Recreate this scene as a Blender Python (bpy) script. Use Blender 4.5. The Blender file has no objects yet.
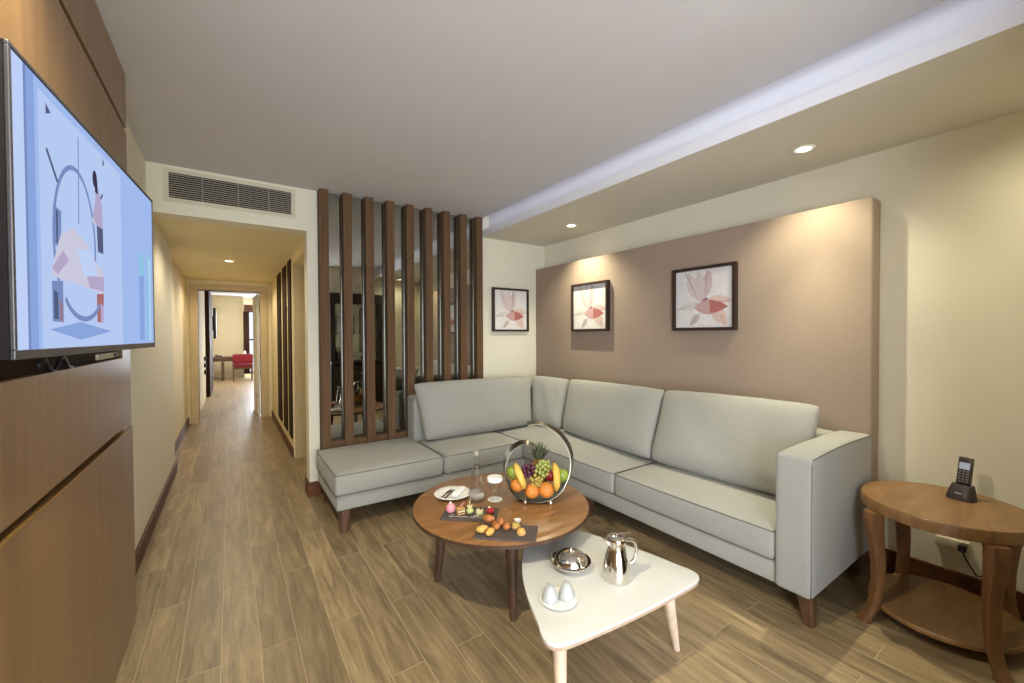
import bpy, bmesh, math, random
from mathutils import Vector, Matrix
random.seed(7)
SC = bpy.context.scene
COL = SC.collection
PI = math.pi

# ------------------------------------------------------------------ helpers
def lin(r, g, b):
    f = lambda c: (c/12.92 if c <= 0.04045 else ((c+0.055)/1.055)**2.4)
    return (f(r/255), f(g/255), f(b/255), 1.0)

def V(*a): return Vector(a)

def obj(name, bm, mat, parent=None, smooth=False, label=None):
    """link bm (in world coordinates) as ONE mesh object under parent"""
    bmesh.ops.recalc_face_normals(bm, faces=bm.faces)
    me = bpy.data.meshes.new(name)
    o = bpy.data.objects.new(name, me)
    COL.objects.link(o)
    if parent is not None:
        off = Vector((0, 0, 0)); p = parent
        while p is not None:
            off += p.location; p = p.parent
        bmesh.ops.translate(bm, verts=bm.verts, vec=-off)
        o.parent = parent
    bm.to_mesh(me); bm.free()
    for m in (mat if isinstance(mat, (list, tuple)) else [mat]): me.materials.append(m)
    if smooth:
        for p in me.polygons: p.use_smooth = True
        if smooth != True:
            try: me.set_sharp_from_angle(angle=math.radians(smooth))
            except Exception: pass
    if label: o['label'] = label
    return o

def tag(o, label, cat, group=None):
    o['label'] = label; o['category'] = cat
    if group: o['group'] = group
    return o

def thing(name, loc, label, cat, group=None):
    o = bpy.data.objects.new(name, None); COL.objects.link(o)
    o.location = loc; o.empty_display_size = 0.05
    return tag(o, label, cat, group)

def single(name, bm, mat, base, label, cat, group=None, smooth=False):
    """a thing that is one mesh, its origin at base"""
    bmesh.ops.translate(bm, verts=bm.verts, vec=-Vector(base))
    o = obj(name, bm, mat, None, smooth); o.location = base
    return tag(o, label, cat, group)

def struct(name, bm, mat, parent=None, smooth=False):
    o = obj(name, bm, mat, parent, smooth)
    if parent is None: o['kind'] = 'structure'
    return o

def dup(root, loc, label=None):
    r = root.copy(); COL.objects.link(r); r.location = loc
    if label: r['label'] = label
    for ch in list(root.children):
        c = ch.copy(); COL.objects.link(c); c.parent = r
        for g in list(ch.children):
            d = g.copy(); COL.objects.link(d); d.parent = c
    return r

def box(bm, x0, x1, y0, y1, z0, z1, bev=0, seg=2, mi=0):
    t = bmesh.new()
    bmesh.ops.create_cube(t, size=1)
    for v in t.verts:
        v.co = Vector(((x0+x1)/2+v.co.x*(x1-x0), (y0+y1)/2+v.co.y*(y1-y0), (z0+z1)/2+v.co.z*(z1-z0)))
    if bev: bmesh.ops.bevel(t, geom=list(t.edges), offset=bev, segments=seg, profile=.5, affect='EDGES')
    return merge(bm, t, mi)

def merge(bm, t, mi=0, M=None):
    if M is not None: bmesh.ops.transform(t, matrix=M, verts=t.verts)
    mp = {}
    for v in t.verts: mp[v] = bm.verts.new(v.co)
    for f in t.faces:
        try:
            nf = bm.faces.new([mp[v] for v in f.verts]); nf.material_index = mi; nf.smooth = f.smooth
        except ValueError: pass
    t.free()
    return bm

def B(): return bmesh.new()

def obox(bm, c, ax, ay, az, hx, hy, hz, bev=0, mi=0):
    """oriented box"""
    t = bmesh.new(); box(t, -hx, hx, -hy, hy, -hz, hz, bev)
    M = Matrix((ax, ay, az)).transposed().to_4x4(); M.translation = Vector(c)
    return merge(bm, t, mi, M)

def lathe(bm, prof, c=(0, 0, 0), n=32, M=None, mi=0, sx=1, sy=1):
    """prof: list of (r, z)"""
    t = bmesh.new(); rings = []
    for r, z in prof:
        if r < 1e-6: rings.append([t.verts.new((0, 0, z))])
        else: rings.append([t.verts.new((r*sx*math.cos(2*PI*i/n), r*sy*math.sin(2*PI*i/n), z)) for i in range(n)])
    for a, b in zip(rings, rings[1:]):
        for i in range(n):
            j = (i+1) % n
            if len(a) == 1 and len(b) == 1: continue
            if len(a) == 1: t.faces.new((a[0], b[i], b[j]))
            elif len(b) == 1: t.faces.new((a[i], a[j], b[0]))
            else: t.faces.new((a[i], a[j], b[j], b[i]))
    if M is None: M = Matrix.Identity(4)
    M = Matrix.Translation(Vector(c)) @ M
    return merge(bm, t, mi, M)

def tube(bm, pts, r, n=8, closed=False, mi=0, cap=True):
    pts = [Vector(p) for p in pts]; N = len(pts)
    rr = r if isinstance(r, (list, tuple)) else [r]*N
    t = bmesh.new(); rings = []
    prev = None
    for i, p in enumerate(pts):
        a = pts[(i-1) % N] if (closed or i > 0) else p
        b = pts[(i+1) % N] if (closed or i < N-1) else p
        d = (b-a).normalized()
        if prev is None:
            u = d.orthogonal().normalized()
        else:
            u = (prev - d*prev.dot(d))
            u = u.normalized() if u.length > 1e-6 else d.orthogonal().normalized()
        prev = u; w = d.cross(u)
        rings.append([t.verts.new(p+(u*math.cos(2*PI*k/n)+w*math.sin(2*PI*k/n))*rr[i]) for k in range(n)])
    M = N if closed else N-1
    for i in range(M):
        a, b = rings[i], rings[(i+1) % N]
        for k in range(n):
            l = (k+1) % n
            t.faces.new((a[k], a[l], b[l], b[k]))
    if not closed and cap:
        t.faces.new(rings[0][::-1]); t.faces.new(rings[-1])
    return merge(bm, t, mi)

def loft(bm, secs, n=16, p=4, mi=0, ax=(1, 0, 0), ay=(0, 1, 0)):
    """secs: (centre, half width along ax, half width along ay); superellipse sections"""
    ax = Vector(ax); ay = Vector(ay); t = bmesh.new(); rings = []
    for c, hx, hy in secs:
        ring = []
        for k in range(n):
            a = 2*PI*(k+.5)/n; ca, sa = math.cos(a), math.sin(a)
            s = (abs(ca)**p+abs(sa)**p)**(-1/p)
            ring.append(t.verts.new(Vector(c)+ax*(hx*ca*s)+ay*(hy*sa*s)))
        rings.append(ring)
    for a, b in zip(rings, rings[1:]):
        for k in range(n):
            l = (k+1) % n; t.faces.new((a[k], a[l], b[l], b[k]))
    t.faces.new(rings[0][::-1]); t.faces.new(rings[-1])
    return merge(bm, t, mi)

def prism(bm, pts, z0, z1, bev=0, mi=0, seg=2):
    t = bmesh.new()
    vs = [t.verts.new((x, y, z0)) for x, y in pts]
    f = t.faces.new(vs)
    r = bmesh.ops.extrude_face_region(t, geom=[f])
    tv = [g for g in r['geom'] if isinstance(g, bmesh.types.BMVert)]
    for v in tv: v.co.z = z1
    if bev:
        es = [e for e in t.edges if abs(e.verts[0].co.z-e.verts[1].co.z) < 1e-6]
        bmesh.ops.bevel(t, geom=es, offset=bev, segments=seg, profile=.5, affect='EDGES')
    return merge(bm, t, mi)

def axpts(h, r, n):
    a = [-h, -h+r*.12, -h+r*.4, -h+r]; m = [-h+r+(2*h-2*r)*i/n for i in range(1, n)]
    return a+m+[-x for x in a[::-1]]

def cushion_box(bm, x0, x1, y0, y1, z0, z1, r=.03, crown=.02, n=10, bulge=0.0):
    hx, hy, hz = (x1-x0)/2, (y1-y0)/2, (z1-z0)/2
    r = min(r, hx*.95, hy*.95, hz*.95)
    cx, cy, cz = (x0+x1)/2, (y0+y1)/2, (z0+z1)/2
    X, Y, Z = axpts(hx, r, n), axpts(hy, r, n), axpts(hz, r, 3)
    t = bmesh.new()
    def sheet(A, Bq, fn):
        g = [[t.verts.new(fn(a, b)) for b in Bq] for a in A]
        for i in range(len(A)-1):
            for j in range(len(Bq)-1):
                t.faces.new((g[i][j], g[i+1][j], g[i+1][j+1], g[i][j+1]))
    for s in (-1, 1):
        sheet(X, Y, lambda a, b: Vector((a, b, s*hz)))
        sheet(X, Z, lambda a, b: Vector((a, s*hy, b)))
        sheet(Y, Z, lambda a, b: Vector((s*hx, a, b)))
    bmesh.ops.remove_doubles(t, verts=t.verts, dist=1e-5)
    H = Vector((hx, hy, hz))
    for v in t.verts:
        p = v.co.copy()
        q = Vector([max(-(H[i]-r), min(H[i]-r, p[i])) for i in range(3)])
        d = p-q
        if d.length > 1e-9: p = q+d.normalized()*r
        u, w, s = p.x/hx, p.y/hy, p.z/hz
        if crown: p.z += crown*max(0, 1-u**4)*max(0, 1-w**4)*(1 if s > 0 else 0)*max(0, s)
        if bulge:
            p.x += bulge*(1-s*s)*(1-w*w)*(1 if u > 0 else -1)*abs(u)**6
            p.y += bulge*(1-s*s)*(1-u*u)*(1 if w > 0 else -1)*abs(w)**6
        v.co = p+Vector((cx, cy, cz))
    return merge(bm, t)

def pillow_pt(q, u, v, pinch):
    bl, br, tr, tl = q
    c = (bl+br+tr+tl)/4
    p = bl*((1-u)*(1-v)/4)+br*((1+u)*(1-v)/4)+tr*((1+u)*(1+v)/4)+tl*((1-u)*(1+v)/4)
    hx = ((br+tr)-(bl+tl))/4; hy = ((tl+tr)-(bl+br))/4
    p = p - hx*(u*pinch[0]*(1-v*v)) - hy*(v*pinch[1]*(1-u*u))
    p = p - (hx*u*(.35/max(.2, hx.length/.25))*.12+hy*v*.03)*(abs(u)**12*abs(v)**12)
    return p

def pillow(bm, q, t_, n=22, pinch=(.03, .05), pw=3.0, ex=.55, sag=0.0):
    q = [Vector(a) for a in q]
    nrm = (q[1]-q[0]).cross(q[3]-q[0]).normalized()
    t = bmesh.new(); grids = []
    us = [math.sin(PI/2*(-1+2*i/n)) for i in range(n+1)]
    for s in (1, -1):
        g = []
        for u in us:
            row = []
            for v in us:
                p = pillow_pt(q, u, v, pinch)
                h = t_/2*((1-abs(u)**pw)*(1-abs(v)**pw))**ex if abs(u) < 1 and abs(v) < 1 else 0
                h *= 1+sag*(-v)
                h += .004*math.sin(7*u+3*v)*(1-u*u)*(1-v*v)
                row.append(t.verts.new(p+nrm*h*s))
            g.append(row)
        grids.append(g)
    for g, fl in zip(grids, (0, 1)):
        for i in range(n):
            for j in range(n):
                f = (g[i][j], g[i+1][j], g[i+1][j+1], g[i][j+1])
                t.faces.new(f if not fl else f[::-1])
    bmesh.ops.remove_doubles(t, verts=t.verts, dist=1e-5)
    return merge(bm, t)

def pillow_rim(q, pinch=(.03, .05), n=14):
    q = [Vector(a) for a in q]; pts = []
    L = [(-1+2*i/n) for i in range(n)]
    for a in L: pts.append(pillow_pt(q, a, -1, pinch))
    for a in L: pts.append(pillow_pt(q, 1, a, pinch))
    for a in L: pts.append(pillow_pt(q, -a, 1, pinch))
    for a in L: pts.append(pillow_pt(q, -1, -a, pinch))
    return pts

# ------------------------------------------------------------------ materials
def mat(name, col, rough=.6, metal=0, spec=.5, var=0, vscale=8, vstretch=(1, 1, 1), bump=0, bscale=200, trans=0, ior=1.45, alpha=1, sheen=0, col2=None, coat=0):
    m = bpy.data.materials.new(name); m.use_nodes = True
    nt = m.node_tree; b = nt.nodes['Principled BSDF']
    b.inputs['Base Color'].default_value = col; b.inputs['Roughness'].default_value = rough
    b.inputs['Metallic'].default_value = metal; b.inputs['Specular IOR Level'].default_value = spec
    b.inputs['Transmission Weight'].default_value = trans; b.inputs['IOR'].default_value = ior
    b.inputs['Alpha'].default_value = alpha
    if sheen: b.inputs['Sheen Weight'].default_value = sheen
    if coat:
        b.inputs['Coat Weight'].default_value = coat; b.inputs['Coat Roughness'].default_value = .15
    tc = nt.nodes.new('ShaderNodeTexCoord'); mp = nt.nodes.new('ShaderNodeMapping')
    mp.inputs['Scale'].default_value = vstretch
    nt.links.new(tc.outputs['Object'], mp.inputs['Vector'])
    nz = nt.nodes.new('ShaderNodeTexNoise'); nz.inputs['Scale'].default_value = vscale; nz.inputs['Detail'].default_value = 4
    nt.links.new(mp.outputs['Vector'], nz.inputs['Vector'])
    if var or col2:
        cr = nt.nodes.new('ShaderNodeValToRGB')
        c2 = col2 or tuple(min(1, c*(1+var)) for c in col[:3])+(1,)
        c1 = col if col2 else tuple(c*(1-var) for c in col[:3])+(1,)
        cr.color_ramp.elements[0].color = c1; cr.color_ramp.elements[1].color = c2
        cr.color_ramp.elements[0].position = .3; cr.color_ramp.elements[1].position = .7
        nt.links.new(nz.outputs['Fac'], cr.inputs['Fac']); nt.links.new(cr.outputs['Color'], b.inputs['Base Color'])
    if bump:
        n2 = nt.nodes.new('ShaderNodeTexNoise'); n2.inputs['Scale'].default_value = bscale; n2.inputs['Detail'].default_value = 2
        nt.links.new(tc.outputs['Object'], n2.inputs['Vector'])
        bp = nt.nodes.new('ShaderNodeBump'); bp.inputs['Strength'].default_value = bump; bp.inputs['Distance'].default_value = .002
        nt.links.new(n2.outputs['Fac'], bp.inputs['Height']); nt.links.new(bp.outputs['Normal'], b.inputs['Normal'])
    return m

def emis(name, col, s=1.0):
    m = bpy.data.materials.new(name); m.use_nodes = True
    nt = m.node_tree; nt.nodes.clear()
    e = nt.nodes.new('ShaderNodeEmission'); e.inputs['Color'].default_value = col; e.inputs['Strength'].default_value = s
    o = nt.nodes.new('ShaderNodeOutputMaterial'); nt.links.new(e.outputs[0], o.inputs[0])
    # faint procedural unevenness of the panel's own light
    return m

def wood(name, c1, c2, stretch=(12, 12, 1), scale=3, rough=.4, bump=.1, coat=0, spec=.5):
    m = bpy.data.materials.new(name); m.use_nodes = True
    nt = m.node_tree; b = nt.nodes['Principled BSDF']
    b.inputs['Roughness'].default_value = rough; b.inputs['Specular IOR Level'].default_value = spec
    if coat:
        b.inputs['Coat Weight'].default_value = coat; b.inputs['Coat Roughness'].default_value = .2
    tc = nt.nodes.new('ShaderNodeTexCoord'); mp = nt.nodes.new('ShaderNodeMapping'); mp.inputs['Scale'].default_value = stretch
    nt.links.new(tc.outputs['Object'], mp.inputs['Vector'])
    nz = nt.nodes.new('ShaderNodeTexNoise'); nz.inputs['Scale'].default_value = scale; nz.inputs['Detail'].default_value = 6; nz.inputs['Roughness'].default_value = .6
    nz.inputs['Distortion'].default_value = .6
    nt.links.new(mp.outputs['Vector'], nz.inputs['Vector'])
    cr = nt.nodes.new('ShaderNodeValToRGB')
    cr.color_ramp.elements[0].color = c1; cr.color_ramp.elements[0].position = .32
    cr.color_ramp.elements[1].color = c2; cr.color_ramp.elements[1].position = .68
    nt.links.new(nz.outputs['Fac'], cr.inputs['Fac']); nt.links.new(cr.outputs['Color'], b.inputs['Base Color'])
    if bump:
        bp = nt.nodes.new('ShaderNodeBump'); bp.inputs['Strength'].default_value = bump; bp.inputs['Distance'].default_value = .001
        nt.links.new(nz.outputs['Fac'], bp.inputs['Height']); nt.links.new(bp.outputs['Normal'], b.inputs['Normal'])
    return m

def floor_mat():
    m = bpy.data.materials.new('wood_tile_floor'); m.use_nodes = True
    nt = m.node_tree; b = nt.nodes['Principled BSDF']; L = nt.links.new
    tc = nt.nodes.new('ShaderNodeTexCoord')
    sep = nt.nodes.new('ShaderNodeSeparateXYZ'); L(tc.outputs['Object'], sep.inputs[0])
    cmb = nt.nodes.new('ShaderNodeCombineXYZ')
    ad = nt.nodes.new('ShaderNodeMath'); ad.operation = 'ADD'; ad.inputs[1].default_value = .331+14*.14
    L(sep.outputs['X'], ad.inputs[0])
    ay = nt.nodes.new('ShaderNodeMath'); ay.operation = 'ADD'; ay.inputs[1].default_value = 20
    L(sep.outputs['Y'], ay.inputs[0])
    L(ay.outputs[0], cmb.inputs['X']); L(ad.outputs[0], cmb.inputs['Y'])
    br = nt.nodes.new('ShaderNodeTexBrick')
    br.inputs['Scale'].default_value = 1; br.inputs['Brick Width'].default_value = 1.05; br.inputs['Row Height'].default_value = .14
    br.inputs['Mortar Size'].default_value = .0013; br.inputs['Mortar Smooth'].default_value = .3; br.offset = .43; br.offset_frequency = 2; br.squash = 1
    br.inputs['Bias'].default_value = 0
    br.inputs['Color1'].default_value = (0, 0, 0, 1); br.inputs['Color2'].default_value = (1, 1, 1, 1); br.inputs['Mortar'].default_value = (.5, .5, .5, 1)
    L(cmb.outputs[0], br.inputs['Vector'])
    # grain: offset per plank so that the figure breaks at the joints
    mul = nt.nodes.new('ShaderNodeVectorMath'); mul.operation = 'MULTIPLY'; mul.inputs[1].default_value = (1.3, 12, 1)
    L(cmb.outputs[0], mul.inputs[0])
    off = nt.nodes.new('ShaderNodeVectorMath'); off.operation = 'MULTIPLY_ADD'; off.inputs[1].default_value = (13, 29, 7)
    L(br.outputs['Color'], off.inputs[0]); L(mul.outputs[0], off.inputs[2])
    n1 = nt.nodes.new('ShaderNodeTexNoise'); n1.inputs['Scale'].default_value = 2.2; n1.inputs['Detail'].default_value = 7; n1.inputs['Roughness'].default_value = .62; n1.inputs['Distortion'].default_value = .7
    L(off.outputs[0], n1.inputs['Vector'])
    m2 = nt.nodes.new('ShaderNodeVectorMath'); m2.operation = 'MULTIPLY'; m2.inputs[1].default_value = (2.0, 16, 1)
    L(off.outputs[0], m2.inputs[0])
    n2 = nt.nodes.new('ShaderNodeTexNoise'); n2.inputs['Scale'].default_value = 1.5; n2.inputs['Detail'].default_value = 4
    L(m2.outputs[0], n2.inputs['Vector'])
    cr = nt.nodes.new('ShaderNodeValToRGB'); e = cr.color_ramp.elements
    e[0].position = .28; e[0].color = FLOOR[0]; e[1].position = .72; e[1].color = FLOOR[2]
    k = e.new(.5); k.color = FLOOR[1]
    L(n1.outputs['Fac'], cr.inputs['Fac'])
    mx = nt.nodes.new('ShaderNodeMix'); mx.data_type = 'RGBA'; mx.blend_type = 'MULTIPLY'; mx.inputs[0].default_value = .28
    cr2 = nt.nodes.new('ShaderNodeValToRGB'); cr2.color_ramp.elements[0].position = .3; cr2.color_ramp.elements[1].position = .65
    cr2.color_ramp.elements[0].color = (.5, .46, .42, 1); cr2.color_ramp.elements[1].color = (1, 1, 1, 1)
    L(n2.outputs['Fac'], cr2.inputs['Fac']); L(cr.outputs['Color'], mx.inputs[6]); L(cr2.outputs['Color'], mx.inputs[7])
    # plank to plank tone
    hs = nt.nodes.new('ShaderNodeHueSaturation')
    mr = nt.nodes.new('ShaderNodeMapRange'); mr.inputs['To Min'].default_value = .78; mr.inputs['To Max'].default_value = 1.15
    L(br.outputs['Color'], mr.inputs['Value']); L(mr.outputs[0], hs.inputs['Value']); L(mx.outputs[2], hs.inputs['Color'])
    m3 = nt.nodes.new('ShaderNodeMix'); m3.data_type = 'RGBA'
    L(br.outputs['Fac'], m3.inputs[0]); L(hs.outputs['Color'], m3.inputs[6]); m3.inputs[7].default_value = FLOOR[3]
    L(m3.outputs[2], b.inputs['Base Color'])
    rr = nt.nodes.new('ShaderNodeMapRange'); rr.inputs['To Min'].default_value = .3; rr.inputs['To Max'].default_value = .48
    L(n1.outputs['Fac'], rr.inputs['Value']); L(rr.outputs[0], b.inputs['Roughness'])
    bp = nt.nodes.new('ShaderNodeBump'); bp.inputs['Strength'].default_value = .25; bp.inputs['Distance'].default_value = .002; bp.invert = True
    L(br.outputs['Fac'], bp.inputs['Height']); L(bp.outputs['Normal'], b.inputs['Normal'])
    return m

FLOOR = [lin(114, 97, 73), lin(147, 126, 95), lin(178, 155, 119), lin(182, 164, 130)]
M_floor = floor_mat()
M_ceil = mat('ceiling_paint', lin(212, 210, 212), .85, var=.015, vscale=3)
M_soffit = mat('soffit_paint', lin(214, 210, 198), .8, var=.015, vscale=3)
M_fascia = mat('cove_paint', lin(238, 238, 242), .7, var=.01)
M_wall = mat('cream_wall_paint', lin(231, 226, 207), .75, var=.02, vscale=4, bump=.05)
M_corr = mat('corridor_wall_paint', lin(232, 218, 178), .75, var=.02, vscale=4, bump=.05)
M_base = wood('baseboard_wood', lin(84, 52, 32), lin(110, 70, 44), (4, 4, 10), 3, .55, spec=.25)
M_clad = wood('veneer_panel', lin(118, 90, 62), lin(140, 109, 77), (30, 14, .8), 1.2, .3, .03, spec=.55)
M_clad_dark = wood('dark_groove_wood', lin(48, 32, 20), lin(60, 42, 28), (14, 14, 1), 2, .75, spec=.12)
M_slat = wood('walnut_slat', lin(90, 67, 47), lin(114, 87, 63), (24, 24, .8), 2, .65, .03, spec=.15)
M_chrome = mat('polished_steel', lin(225, 220, 212), .1, 1, var=.02)
M_bright = mat('chrome_trim', lin(104, 100, 92), .3, 1, var=.02)
M_mirror = mat('mirror_glass', lin(176, 175, 166), .02, 1, var=.005)
M_panel = mat('mauve_panel_fabric', lin(165, 146, 129), .85, var=.02, vscale=30, vstretch=(1, 1, 1), bump=.15, bscale=500)
M_sofa = mat('grey_sofa_fabric', lin(155, 154, 148), .9, var=.02, vscale=40, bump=.25, bscale=700, sheen=.15)
M_cushseam = mat('cushion_piping', lin(140, 137, 126), .9, var=.03, vscale=40)
M_seam = mat('sofa_piping', lin(104, 100, 92), .9, var=.03, vscale=40)
M_foot = wood('walnut_foot', lin(74, 48, 32), lin(98, 66, 44), (14, 14, 2), 3, .45)
M_frame = wood('wenge_frame', lin(42, 28, 22), lin(58, 40, 32), (8, 8, 8), 3, .5)
M_table = wood('walnut_veneer', lin(126, 88, 51), lin(157, 112, 69), (3, 22, 4), 1.6, .3, .03, coat=.15)
M_tabledge = wood('walnut_edge', lin(62, 44, 32), lin(80, 56, 40), (6, 6, 6), 3, .45)
M_tleg = wood('walnut_leg', lin(64, 44, 32), lin(86, 60, 42), (16, 16, 2), 3, .45)
M_white = mat('white_laminate', lin(211, 210, 205), .35, var=.01)
M_whiteedge = wood('pale_edge', lin(176, 152, 128), lin(196, 172, 146), (6, 6, 6), 3, .5)
M_beech = wood('whitewashed_leg', lin(206, 182, 156), lin(226, 204, 180), (18, 18, 2), 3, .5)
M_side = wood('honey_walnut', lin(114, 82, 49), lin(141, 105, 65), (4, 14, 5), 1.5, .36, .03, coat=.1)
M_sideleg = wood('honey_leg', lin(102, 70, 44), lin(128, 90, 57), (14, 14, 3), 2, .42)
M_black = mat('black_plastic', lin(34, 32, 34), .4, var=.05)
M_dark = mat('dark_housing', lin(30, 26, 28), .7, spec=.2, var=.02)
M_phone = mat('charcoal_plastic', lin(58, 48, 50), .38, var=.05)
M_key = mat('phone_key', lin(130, 122, 122), .5, var=.03)
M_lcd = emis('phone_display', lin(205, 210, 215), .55)
M_bezel = mat('tv_bezel', lin(92, 90, 96), .35, .6, var=.02)
M_plaster = mat('grille_white', lin(214, 206, 184), .6, var=.01)
M_louvre = mat('grille_louvre', lin(196, 190, 178), .45, .2, var=.02)
M_led = emis('lamp_lens', (1, .9, .72, 1), 9)
M_slate = mat('slate', lin(84, 74, 70), .7, var=.12, vscale=30, bump=.4, bscale=60)
M_chalk = mat('chalk_line', lin(196, 190, 182), .9, var=.03)
M_porc = mat('white_porcelain', lin(240, 238, 232), .2, var=.01, coat=.3)
M_linen = mat('white_napkin', lin(236, 234, 230), .9, var=.02, bump=.3)
def glass_mat(name, tint, a, tr=.0):
    """thin clear glass that lets light through: mix of transparent and glossy by facing angle"""
    m = bpy.data.materials.new(name); m.use_nodes = True; nt = m.node_tree; nt.nodes.clear(); L = nt.links.new
    o = nt.nodes.new('ShaderNodeOutputMaterial'); mix = nt.nodes.new('ShaderNodeMixShader')
    t = nt.nodes.new('ShaderNodeBsdfTransparent'); t.inputs[0].default_value = tint
    g = nt.nodes.new('ShaderNodeBsdfGlossy'); g.inputs['Roughness'].default_value = .04
    lw = nt.nodes.new('ShaderNodeLayerWeight'); lw.inputs['Blend'].default_value = a
    nz = nt.nodes.new('ShaderNodeTexNoise'); nz.inputs['Scale'].default_value = 5
    mr = nt.nodes.new('ShaderNodeMapRange'); mr.inputs['To Min'].default_value = .02; mr.inputs['To Max'].default_value = .06
    L(nz.outputs['Fac'], mr.inputs['Value']); L(mr.outputs[0], g.inputs['Roughness'])
    L(lw.outputs['Facing'], mix.inputs[0]); L(t.outputs[0], mix.inputs[1]); L(g.outputs[0], mix.inputs[2]); L(mix.outputs[0], o.inputs[0])
    return m
M_glass = glass_mat('clear_glass', (.98, .985, .98, 1), .16)
M_water = glass_mat('water_in_glass', (.97, .98, .975, 1), .12)
M_wrap = mat('wrapped_cup', lin(190, 192, 192), .35, var=.03, alpha=.5)
M_cup = mat('grey_white_cup', lin(206, 208, 208), .3, var=.01)
M_doorleaf = mat('door_paint', lin(238, 230, 208), .5, var=.01)
M_paper = mat('white_paper', lin(244, 242, 238), .8, var=.01)

# ------------------------------------------------------------------ camera
CH = 1.35
yaw, pit, rol = map(math.radians, (34.307, -0.918, -0.231))
F = Vector((math.sin(yaw)*math.cos(pit), math.cos(yaw)*math.cos(pit), math.sin(pit)))
R0 = Vector((math.cos(yaw), -math.sin(yaw), 0)); U0 = R0.cross(F)
R = math.cos(rol)*R0+math.sin(rol)*U0; U = -math.sin(rol)*R0+math.cos(rol)*U0
cd = bpy.data.cameras.new('camera'); cam = bpy.data.objects.new('camera', cd); COL.objects.link(cam)
M = Matrix((R, U, -F)).transposed().to_4x4(); M.translation = (0, 0, CH)
cam.matrix_world = M
cd.sensor_fit = 'HORIZONTAL'; cd.sensor_width = 36; cd.lens = 411.65/1024*36
cd.clip_start = .02; cd.clip_end = 100
SC.camera = cam

# ------------------------------------------------------------------ setting
ZC, ZS, ZH = 2.565, 2.386, 2.222          # main ceiling, soffit, corridor ceiling
XR, XL, YB = 3.06, -.475, 3.80            # right wall, left wall, back wall
bm = B(); box(bm, -1.2, 4.2, -3.8, 17.2, -.12, 0); struct('floor', bm, M_floor)
bm = B(); box(bm, XL-.3, 2.17, -3.8, YB, ZC, ZC+.35); struct('ceiling', bm, M_ceil)
# slot above the cove, soffit
bm = B(); box(bm, 2.17, 2.30, -3.8, YB, 2.66, 2.9); struct('ceiling_slot', bm, M_ceil)
bm = B(); box(bm, 2.20, XR+.2, -3.8, YB, ZS, 2.45); box(bm, 2.30, XR+.2, -3.8, YB, 2.45, 2.9)
so = struct('ceiling_soffit', bm, [M_soffit, M_fascia])
for p in so.data.polygons:
    if p.normal.x < -.9 or p.normal.z > .5: p.material_index = 1
bm = B(); box(bm, XR, XR+.2, -3.8, YB+.15, 0, 2.7); struct('wall_right', bm, M_wall)
bm = B(); box(bm, .53, XR+.2, YB, YB+.15, 0, 2.7); struct('wall_back', bm, M_wall)
bm = B(); box(bm, XL-.3, XL, -.75, 5.25, 0, 2.7); box(bm, XL-.3, XL, -3.8, -2.95, 0, 2.7); box(bm, XL-.3, XL, -2.95, -.75, 2.35, 2.7); struct('wall_left', bm, M_wall)
bm = B()
for y0, y1, z0, z1 in ((-2.95, -2.89, 0, 2.35), (-.81, -.75, 0, 2.35), (-2.89, -.81, 2.29, 2.35), (-2.89, -.81, 0, .06), (-1.88, -1.82, .06, 2.29)): box(bm, XL-.12, XL-.05, y0, y1, z0, z1)
struct('window_added_left', bm, M_doorleaf)  # unseen window added in the left wall to carry the side fill
# bulkhead over the corridor mouth and the corridor ceiling
bm = B(); box(bm, XL-.3, .53, YB, YB+.15, ZH, 2.7); struct('wall_bulkhead', bm, M_wall)
bm = B(); box(bm, XL-.3, 1.9, YB+.15, 8.0, ZH, ZH+.2); struct('ceiling_corridor', bm, M_corr)
bm = B(); box(bm, -.86, -.56, 5.25, 8.0, 0, 2.4); struct('wall_corridor_left', bm, M_corr)
bm = B(); box(bm, .56, .76, 5.12, 8.0, 0, 2.4); struct('wall_corridor_right', bm, M_corr)
bm = B(); box(bm, .56, .72, 3.95, 5.12, 2.12, 2.4); struct('wall_corridor_header', bm, M_corr)
bm = B(); box(bm, 1.7, 1.9, 3.95, 5.12, 0, 2.4); box(bm, .76, 1.9, 5.12, 5.3, 0, 2.4); struct('wall_alcove', bm, M_corr)
# corridor end wall with the opening
DX0, DX1, DZ = -.42, .40, 2.07
bm = B(); box(bm, -.86, DX0-.0, 8.0, 8.15, 0, 2.4); box(bm, DX1, .9, 8.0, 8.15, 0, 2.4); box(bm, DX0, DX1, 8.0, 8.15, DZ, 2.4)
struct('wall_corridor_end', bm, M_corr)
M_casing = wood('door_casing', lin(192, 170, 126), lin(202, 181, 138), (10, 10, 2), 2, .5)
bm = B(); box(bm, DX0-.1, DX0, 7.965, 8.16, 0, DZ, .004); box(bm, DX1, DX1+.1, 7.965, 8.16, 0, DZ, .004); box(bm, DX0-.1, DX1+.1, 7.965, 8.16, DZ, DZ+.08, .004)
struct('door_frame_corridor', bm, M_casing)
# alcove casing facing the room, with its lock plate
bm = B(); box(bm, .575, .70, 5.06, 5.12, 0, 2.12, .003)
dj = struct('door_1', bm, M_casing)
bm = B(); box(bm, .614, .632, 5.054, 5.06, .91, 1.06, .002); obj('lock_plate', bm, M_chrome, dj)
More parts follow.
